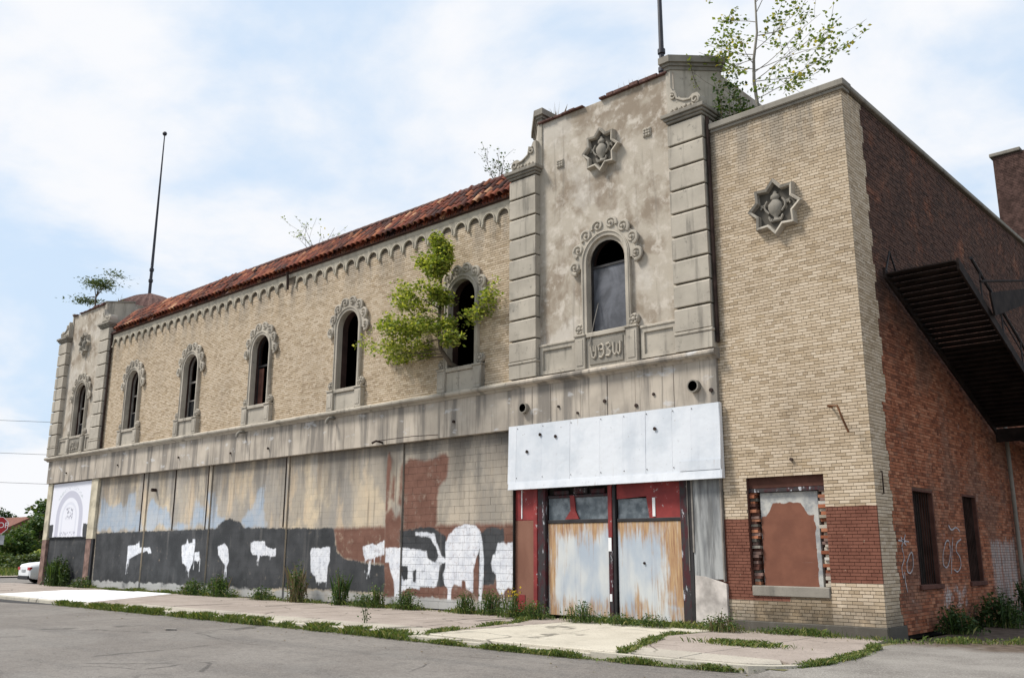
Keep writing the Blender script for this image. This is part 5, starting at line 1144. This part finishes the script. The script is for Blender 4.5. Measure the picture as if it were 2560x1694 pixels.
# --- smaller roof plants
def bushlet(name, label, base, h, wdt, n, mat, size, lean=(0, 0), stems=7, cat='plant', group=None, dens=7):
    t = thing(name, label, cat, base, group); mb = MB(); tips = []
    for i in range(stems):
        a = random.uniform(0, 2*math.pi); branch(mb, base, (math.cos(a)*wdt/h+lean[0], math.sin(a)*wdt/h+lean[1], 1), h*random.uniform(.6, 1.05), .010+h*.005, 1, tips, .2, (2, 4), .15, .5, 5, dens)
    tag(mb.build('stem', M['bark'], t, smooth=60), kind='stuff'); T = np.array([list(q) for q in tips])
    if len(T) > n: T = T[rng.choice(len(T), n, False)]
    leaves('foliage', T+rng.normal(0, .03, T.shape), size, mat, t, asp=.7); return t
bushlet('roof_plant', 'sparse little shrub growing on the tile roof near its middle', (-20.75, 1.0, 12.3), 1.45, .8, 150, M['leaf_sapling'], .10)
bushlet('roof_plant', 'small leafy shrub behind the tile roof next to the right tower', (-11.35, 1.1, 12.5), 1.2, .5, 150, M['leaf_weed'], .09)
# stunted pine-like sapling on the far tower
pn = thing('tower_sapling', 'stunted layered sapling on top of the far left tower', 'tree', (-39.4, .6, 13.3))
mb = MB(); T = []
A = Vector((-39.45, .6, 13.3)); K = Vector((-39.5, .6, 14.3)); mb.tube([A, A.lerp(K, .6), K], [.05, .045, .04], 7)
for e, nn, sx, sz in (((-40.7, .6, 14.35), 420, .55, .13), ((-40.1, .6, 15.2), 220, .30, .24), ((-38.7, .6, 14.85), 460, .60, .22), ((-37.6, .7, 15.15), 110, .40, .18), ((-39.2, .6, 14.85), 140, .6, .2)):
    E_ = Vector(e); mb.tube([K, K.lerp(E_, .5)+Vector((0, 0, .12)), E_], [.03, .02, .006], 6)
    q = rng.normal(size=(nn, 3))*np.array([sx*.6, .35, sz*.6]); T.append(q+np.array(e))
    mb.tube([E_+Vector((-sx*.7, 0, 0)), E_, E_+Vector((sx*.7, 0, sz*.5))], [.004, .008, .004], 5)
mb.build('trunk', M['bark'], pn, smooth=60); leaves('crown', np.concatenate(T), .18, M['leaf_pine'], pn, asp=.35)
# dry stalks on the tower parapets
def stalks(label, cx, cy, z, n, w, h):
    t = thing('dry_stalks', label, 'weed', (cx, cy, z), 'dry stalks on the roofs'); P = np.stack([rng.uniform(cx-w, cx+w, n), rng.normal(cy, .08, n), np.full(n, z)], 1)
    v, f = blades(P, rng.uniform(.4, 1, n)*h, .008, .35); tag(npmesh('stalks', v, f, M['dry_stem'], t), kind='stuff')
    Q = np.repeat(P, 3, 0)+np.stack([rng.normal(0, .05, 3*n), rng.normal(0, .04, 3*n), rng.uniform(.02, .22, 3*n)], 1); leaves('foliage', Q, .06, M['dry_stem'], t)
stalks('two feathery dry stalks at the left end of the right tower top', -8.55, .45, 13.4, 26, .30, 1.0); stalks('low dry stalks near the middle of the right tower top', -5.75, .4, 13.45, 34, .55, .6)
stalks('thin dry stalks on the parapet of the far left tower', -37.6, .9, 13.25, 20, .9, .9)

# --- weeds along the foot of the wall
def weed(label, x, y, w, h, n=240, mat='leaf_weed', size=.075, z=0.0, flowers=0, brown=0):
    t = thing('weed_clump', label, 'weed', (x, y, z), 'weeds along the foot of the building')
    n = int(n*1.9); h = h*(1.15 if x < -9.5 or x > 0 else .85); w = w*(1 if x < -9.5 else 1.3); k = max(6, int(n/9)); P = np.stack([rng.normal(x, w*.42, k), rng.normal(y, .13, k), np.full(k, z)], 1); P[:, 1] = np.minimum(P[:, 1], -.04) if y < .1 else P[:, 1]
    hh = h*rng.uniform(.45, 1.05, k)*np.exp(-((P[:, 0]-x)/(w*.9))**2); hh = np.maximum(hh, .08)
    v, f = blades(P, hh, .006+.004*h, .3); tag(npmesh('stem', v, f, M['leaf_weed'] if not brown else M['dry_stem'], t), kind='stuff')
    idx = rng.integers(0, k, n); tt = rng.uniform(.1, 1, n)**.8; Q = P[idx]+np.stack([rng.normal(0, .055+.05*(1-tt)), rng.normal(0, .05+.04*(1-tt)), tt*hh[idx]], 1)
    Q[:, 2] = np.maximum(Q[:, 2], z+.02)
    leaves('foliage', Q, size, M[mat], t, flat=.5, asp=.5)
    gb = np.stack([rng.normal(x, w*.5, 60), rng.normal(y, .14, 60), np.full(60, z)], 1); v, f = blades(gb, rng.uniform(.08, .26, 60)*min(1, h+.4), .008, .7); tag(npmesh('grass', v, f, M['grass_blade'], t), kind='stuff')
    m_ = 7; dv_ = np.stack([rng.normal(x, w*.4, m_), rng.normal(y, .1, m_), np.full(m_, z)], 1); v, f = blades(dv_, h*rng.uniform(.5, 1.0, m_), .0035, .25); tag(npmesh('dead_stalk', v, f, M['dry_stem'], t), kind='stuff')
    if flowers:
        q = Q[np.argsort(-Q[:, 2])[:flowers]]+rng.normal(0, .03, (flowers, 3))+np.array([0, 0, .06]); leaves('flower', q, .06, M['yellow_flower'], t, asp=.9)
    return t
weed('large dark bushy weed against the dark wall below the poster', -38.0, -.35, 1.15, 1.15, 1100, 'leaf_dark', .13)
weed('low green weed at the foot of the cream pier beside the poster', -35.4, -.35, .8, .45, 320, 'leaf_weed', .10)
weed('wide green weed bank beside the white concrete slab', -25.6, -.40, .85, .55, 420, 'leaf_weed', .10)
weed('wide green weed bank below the two thin white paint marks', -23.7, -.40, .9, .72, 480, 'leaf_weed', .10)
weed('low round weed between the tall stalk and the wide weed bank', -20.9, -.40, .6, .40, 260, 'leaf_weed', .09)
weed('tall reddish-brown topped weed left of the white paint block', -18.85, -.42, .42, 1.12, 430, 'leaf_weed', .085, brown=1)
weed('slim upright green weed right of the white paint block', -16.55, -.40, .26, .95, 280, 'leaf_weed', .08)
weed('low leafy weed below the brown paint patch', -15.3, -.45, .5, .38, 230)
weed('bushy weed beside the painted brown pier', -14.75, -.45, .3, .62, 240)
weed('rounded weed under the horse-like white paint shape', -13.35, -.50, .5, .52, 320)
weed('fine pale weed under the tall white paint arch', -11.0, -.45, .35, .55, 250, 'leaf_weed', .06)
weed('green weed at the red board left of the doors', -10.05, -.50, .35, .62, 300)
weed('tall weed with yellow flowers in front of the brown door board', -9.1, -.75, .28, .85, 260, 'leaf_weed', .06, flowers=46)
weed('leafy weed at the left end of the left steel door', -8.45, -.70, .42, .58, 330, 'leaf_weed', .07)
weed('weed with one tall seed stalk before the centre post of the doors', -6.85, -.75, .42, .62, 320, 'leaf_weed', .06)
weed('low weed in front of the right steel door', -5.75, -.70, .45, .34, 220, 'leaf_weed', .06)
weed('small weed at the right edge of the right steel door', -4.85, -.75, .35, .40, 220, 'leaf_weed', .06)
weed('olive weed beside the pale stone foot of the door pilaster', -3.15, -.70, .36, .52, 300, 'leaf_weed', .06, brown=1)
weed('low weed under the blocked window', -2.05, -.35, .5, .20, 130, 'leaf_weed', .05)
weed('dark weed at the foot of the side wall under the first barred window', .45, 2.6, .35, .55, 420, 'leaf_dark', .09, -.03)
weed('dark weed under the second barred window', .55, 5.2, .5, .75, 520, 'leaf_dark', .10, -.03)
weed('tall dark weed by the pale scraped patch on the side wall', .7, 8.0, .6, 1.05, 620, 'leaf_dark', .11, -.03)
t_ = thing('kerb_seedling', 'single small upright plant growing at the kerb edge', 'weed', (-10.3, -4.4, 0)); P = np.tile(np.array([[-10.3, -4.4, 0.0]]), (9, 1))+rng.normal(0, .02, (9, 3))*np.array([1, 1, 0])
v, f = blades(P, rng.uniform(.25, .48, 9), .007, .3); tag(npmesh('stem', v, f, M['leaf_weed'], t_), kind='stuff'); Q = P[rng.integers(0, 9, 60)]+np.stack([rng.normal(0, .05, 60), rng.normal(0, .05, 60), rng.uniform(.05, .45, 60)], 1); leaves('foliage', Q, .06, M['leaf_dark'], t_)
# --- grass along kerb and joints (uncountable)
def grass_line(name, label, pts, n, w, h, patch=1.2):
    pts = [np.array(p, float) for p in pts]; seg = np.array([np.linalg.norm(b-a) for a, b in zip(pts[:-1], pts[1:])]); out = []
    ph = rng.uniform(0, 6, 4)
    while len(out) < n:
        k = rng.choice(len(seg), p=seg/seg.sum()); t = rng.random(); p = pts[k]*(1-t)+pts[k+1]*t; s = seg[:k].sum()+t*seg[k]
        den = .74+.34*math.sin(s*patch+ph[0])*math.sin(s*patch*.37+ph[1])+.35*math.sin(s*patch*2.9+ph[2])
        if rng.random() < den: out.append((p[0]+rng.normal(0, w), p[1]+rng.normal(0, w), p[2], max(.25, min(1, den))))
    out = np.array(out); v, f = blades(out[:, :3], h*rng.uniform(.25, 1, len(out))*out[:, 3], .007, .9)
    m = len(out)//3; v2, f2 = leaf_quads(out[:m, :3]+np.stack([rng.normal(0, .02, m), rng.normal(0, .02, m), rng.uniform(.02, .1, m)*out[:m, 3]], 1), .055*rng.uniform(.6, 1.3, m), .4, .5)
    o = npmesh(name, np.concatenate([v, v2]), np.concatenate([f, f2+len(v)]), M['grass_blade'], loc=tuple(pts[0])); tag(o, label, 'grass', kind='stuff'); return o
grass_line('kerb_grass', 'ragged grass growing along the kerb of the long pavement', [(-24.5, -5.5, -.12), (-20, -5.45, -.12), (-14, -5.45, -.12), (-9, -5.45, -.12), (-7.2, -5.55, -.12)], 15000, .11, .24, 1.7)
grass_line('kerb_grass', 'thin grass in the gutter of the pale crossover and the rounded corner', [(-7.2, -5.66, -.12), (-4.6, -5.72, -.12), (-2.3, -5.74, -.12), (-1, -5.66, -.12), (-.2, -5.55, -.12), (.5, -5.1, -.12), (.72, -4.5, -.05), (.7, -3.2, -.05), (.4, -1.6, -.03)], 6500, .05, .14, 1.5)
grass_line('joint_grass', 'grass line in the joint left of the pale crossover', [(-7.2, -5.3, -.03), (-7.9, -2.0, -.03), (-8.4, -.9, -.03)], 1800, .06, .15)
grass_line('joint_grass', 'grass line in the joint right of the pale crossover', [(-2.25, -5.4, -.03), (-3.6, -2.1, -.03), (-3.5, -1.0, -.03)], 1800, .06, .15)
grass_line('wall_grass', 'thin grass strip along the foot of the whole facade', [(-35, -.2, -.02), (-26, -.22, -.02), (-18, -.25, -.02), (-9, -.35, -.02), (-3, -.35, -.02), (0, -.2, -.02)], 7000, .12, .22, .9)
grass_line('alley_grass', 'patchy grass at the edge of the alley by the corner', [(.2, -.4, -.03), (1.0, .4, -.03), (2.2, 1.2, -.03), (4.5, 3.0, -.03)], 1500, .16, .16, 1.7)
q = rng.normal(size=(900, 2))*np.array([.36, .13]); P = np.stack([-1.45+q[:, 0], -2.95+q[:, 1], np.full(900, -.005)], 1); v, f = blades(P, rng.uniform(.04, .13, 900), .009, 1.2)
tag(npmesh('grass_patch', v, f, M['grass_blade'], loc=(-1.45, -2.95, 0)), 'flat oval grass patch growing through the pavement before the blocked window', 'grass', kind='stuff')
# small litter on the road and pavement
for i in range(60):
    pass
lt = MB()
for i in range(260):
    x = random.uniform(-22, 2.5); y = random.choice([random.gauss(-5.75, .22), random.gauss(-.8, .35), random.gauss(-6.4, .7)]); z = -.128 if y < -5.65 else (-.12 if y < -5.4 else .0)
    s = random.uniform(.01, .035); a = random.uniform(0, 3); lt.add([(x+s*math.cos(a), y+s*math.sin(a), z+.004), (x+s*math.cos(a+1.8), y+s*math.sin(a+1.8), z+.016), (x+s*.7*math.cos(a+3.3), y+s*.7*math.sin(a+3.3), z+.005), (x+s*math.cos(a+4.6), y+s*math.sin(a+4.6), z+.014)], [(0, 1, 2, 3)])
tag(lt.build('fallen_leaves', M['dry_stem'], loc=(-9, -5, 0)), 'scattered dry leaves and crumbs along gutter and wall', 'litter', kind='stuff')
tag(MB().prism([(-13.3, -7.75), (-13.0, -7.85), (-12.8, -7.7), (-13.05, -7.6)], -.126, -.09, 'z').build('litter', M['old_wood'], loc=(-13.05, -7.7, -.13)), 'small pale scrap of litter lying on the road', 'litter')

# ================================================================== far left: street corner
# stop sign
ss = thing('stop_sign', 'red octagonal stop sign on a thin post at the left edge', 'sign', (-37.0, -3.48, -.01))
c0 = Vector((-37.0, -3.5, 2.66)); nrm = Vector((.86, -.51, 0)); rt = Vector((.51, .86, 0))
def plate(r, d, n=8, a0=R(22.5)):
    return [c0+nrm*d+rt*(r*math.cos(a0+2*math.pi*k/n))+Vector((0, 0, r*math.sin(a0+2*math.pi*k/n))) for k in range(n)]
def octa(r, d0, d1):
    a, b = plate(r, d0), plate(r, d1); return MB().add(a+b, [tuple(range(8)), tuple(range(15, 7, -1))]+[(i, (i+1) % 8, 8+(i+1) % 8, 8+i) for i in range(8)])
octa(.40, -.004, .004).build('rim', M['sign_white'], ss); octa(.375, .004, .008).build('plate', M['sign_red'], ss)
cu = bpy.data.curves.new('stop_text', 'FONT'); cu.body = 'STOP'; cu.size = .34; cu.align_x = 'CENTER'; cu.align_y = 'CENTER'; cu.extrude = .002
tmp = bpy.data.objects.new('stop_text', cu); COL.objects.link(tmp); bpy.context.view_layer.update()
me = bpy.data.meshes.new_from_object(tmp.evaluated_get(bpy.context.evaluated_depsgraph_get())); bpy.data.objects.remove(tmp)
lo = bpy.data.objects.new('lettering', me); COL.objects.link(lo); me.materials.clear(); me.materials.append(M['sign_white']); lo.parent = ss
lo.matrix_local = Matrix(((rt.x, 0, nrm.x, 0), (rt.y, 0, nrm.y, 0), (0, 1, 0, 0), (0, 0, 0, 1))); lo.location = c0+nrm*.012-ORIG[ss]
MB().tube([(-37.02, -3.48, -.05), (-37.02, -3.48, 3.1)], .03, 6).build('post', M['galv_post'], ss)
sq = [c0+Vector((0, 0, -.62))-nrm*.02+rt*a+Vector((0, 0, b)) for a, b in ((-.28, -.2), (.28, -.2), (.28, .2), (-.28, .2))]; sq += [p-nrm*.006 for p in sq]
MB().add(sq, [(0, 1, 2, 3), (7, 6, 5, 4), (0, 4, 5, 1), (1, 5, 6, 2), (2, 6, 7, 3), (3, 7, 4, 0)]).build('small_plate', M['galv_post'], ss)
# parked car seen from behind
def car(x, y):
    t = thing('parked_car', 'white sedan parked in the side street, only its tail showing past the corner', 'car', (x, y, -.125))
    secs = [(0, .70, .42, .78, .88, .60), (.06, .82, .30, .82, 1.0, .68), (.45, .88, .22, .88, 1.08, .74), (.95, .90, .20, .92, 1.12, .70), (1.55, .91, .20, .94, 1.42, .58), (2.3, .91, .20, .95, 1.46, .58), (2.9, .91, .20, .94, 1.38, .58), (3.6, .90, .20, .92, 1.0, .72), (4.3, .86, .22, .80, .88, .70), (4.6, .72, .34, .66, .74, .6)]
    vs = []; n = 12
    for (d, hw, zl, zb, zt, ht) in secs:
        ring = [(-hw*.9, zl), (-hw, zl+.12), (-hw, zb-.15), (-hw*.97, zb), (-ht, zt-.06), (-ht*.8, zt), (ht*.8, zt), (ht, zt-.06), (hw*.97, zb), (hw, zb-.15), (hw, zl+.12), (hw*.9, zl)]
        vs += [(x+a, y+d, b-.125) for a, b in ring]
    fs = [(i*n+k, i*n+(k+1) % n, (i+1)*n+(k+1) % n, (i+1)*n+k) for i in range(len(secs)-1) for k in range(n)]+[tuple(range(n)), tuple((len(secs)-1)*n+k for k in range(n-1, -1, -1))]
    MB().add(vs, fs).build('body', M['car_white'], t, smooth=38)
    zz = -.125
    MB().add([(x-.60, y+.97, zz+1.14), (x+.60, y+.97, zz+1.14), (x+.50, y+1.50, zz+1.41), (x-.50, y+1.50, zz+1.41)], [(0, 1, 2, 3)]).build('rear_window', M['glass_dark'], t)
    for sg in (-1, 1):
        MB().prism([(x+sg*.50, zz+.72), (x+sg*.80, zz+.70), (x+sg*.83, zz+.86), (x+sg*.50, zz+.86)], y-.01, y+.12).build('tail_light', M['tail_red'], t)
        MB().add([(x+sg*.895, y+1.15, zz+.98), (x+sg*.895, y+3.1, zz+.98), (x+sg*.64, y+2.75, zz+1.34), (x+sg*.64, y+1.55, zz+1.37)], [(0, 1, 2, 3)]).build('side_window', M['glass_dark'], t)
        for d in (.95, 3.65):
            w = MB().tube([(x+sg*.74, y+d, zz+.33), (x+sg*.93, y+d, zz+.33)], .33, 18).build('wheel', M['tyre'], t, smooth=40); MB().tube([(x+sg*.90, y+d, zz+.33), (x+sg*.94, y+d, zz+.33)], .2, 14).build('rim', M['galv_post'], w, smooth=40)
    MB().cbox(x-.72, x+.72, y-.03, y+.2, zz+.22, zz+.42, .03).build('bumper', M['black_plastic'], t); MB().cbox(x-.26, x+.26, y-.02, y+.04, zz+.60, zz+.74, .008).build('licence_plate', M['galv_post'], t)
car(-46.3, 1.15)
# trees and shrubs beyond the side street
def tree(name, label, x, y, h, w, n, mat, size=.35, z0=-.1, trunk=.25, low=.15, lobes=14):
    t = thing(name, label, 'tree' if h > 3 else 'shrub', (x, y, z0), 'greenery beyond the side street'); mb = MB()
    mb.tube([(x, y, z0), (x+.1, y, z0+h*.35), (x-.05, y+.1, z0+h*.75)], [trunk, trunk*.7, trunk*.25], 7)
    C = []; 
    for i in range(lobes):
        a = random.uniform(0, 6.28); zz = random.uniform(low, .88); rr = w*.5*math.sqrt(max(.05, 1-((zz-.45)/.55)**2))*random.uniform(.3, .85); c = (x+rr*math.cos(a), y+rr*math.sin(a), z0+h*zz); C.append(c)
        mb.tube([(x, y, z0+h*zz*.7), c], [trunk*.35, .03], 5)
    mb.build('trunk', M['bark'], t, smooth=60); C = np.array(C); k = rng.integers(0, lobes, n); d = unit(rng.normal(size=(n, 3)))*rng.uniform(.45, 1.0, (n, 1))*np.array([[w*.24, w*.24, h*.17]]); leaves('crown', C[k]+d, size, M[mat], t, flat=.6, asp=.7)
tree('broad_tree', 'dark round tree against the left edge of the building', -98, 23.5, 7.0, 8.5, 6500, 'leaf_weed', .45)
tree('broad_tree', 'mid green tree between the round tree and the brown roof', -96, 20.4, 5.4, 6.5, 4500, 'leaf_weed', .42)
tree('broad_tree', 'low dark tree right behind the stop sign', -92, 16.4, 3.8, 5.0, 3600, 'leaf_weed', .40)
tree('broad_tree', 'tall tree rising behind the far left corner of the building', -104, 30.5, 8.6, 9, 5000, 'leaf_dark', .5)
tree('far_conifer', 'dark pointed conifer at the far left', -128, 27.6, 6.9, 3.4, 3800, 'leaf_dark', .4, low=.2)
tree('olive_shrub', 'yellow-green shrub at the roadside beyond the car', -84, 18.0, 2.2, 4.5, 2400, 'leaf_bright', .28, trunk=.05, low=.1)
tree('olive_shrub', 'dull olive shrub at the roadside below the stop sign', -80, 13.5, 1.6, 5.0, 2200, 'leaf_pine', .26, trunk=.05, low=.1)
tree('olive_shrub', 'tall grassy shrub beside the white car', -82, 21.0, 2.0, 4.0, 1800, 'leaf_pine', .26, trunk=.05, low=.1)
q = np.stack([rng.uniform(-84, -61, 9000), rng.uniform(2, 36, 9000), np.full(9000, -.1)], 1); v, f = blades(q, rng.uniform(.1, .5, 9000), .03, .6)
tag(npmesh('verge_grass', v, f, M['grass_blade'], loc=(-72, 15, -.1)), 'rough grass on the verge across the side street', 'grass', kind='stuff')
hs = thing('far_house', 'low house with brown roof half hidden by trees at the left', 'house', (-116, 24, -.1))
MB().box(-122, -112, 21.5, 29, -.1, 3.4).build('wall', M['house_wall'], hs); MB().prism([(20.9, 3.4), (29.6, 3.4), (25.2, 5.6)], -122.5, -111.5, 'x').build('roof', M['brown_roof'], hs)
for yy in (22.5, 25.5): MB().box(-112, -111.96, yy, yy+1.2, 1.0, 2.3).build('window', M['glass_dark'], hs)
# overhead wires crossing the street far behind
for i, (za0, lab) in enumerate(((12.1, 'upper overhead wire crossing the sky at the far left'), (9.45, 'middle overhead wire at the far left'), (7.1, 'lower overhead wire above the stop sign'))):
    p0 = Vector((-78, 4.5, za0+.15)); p1 = Vector((-63, 18.7, za0-.6)); pts = [p0.lerp(p1, t/10)+Vector((0, 0, -.35*math.sin(math.pi*t/10))) for t in range(-8, 11)]
    pts = [p0+(p1-p0)*(t/10)+Vector((0, 0, .004*(t-3)**2-.1)) for t in range(-25, 26)]
    tag(MB().tube(pts, .018, 4).build('overhead_wire', M['pole_paint'], loc=tuple(p0)), lab, 'wire', 'overhead wires')
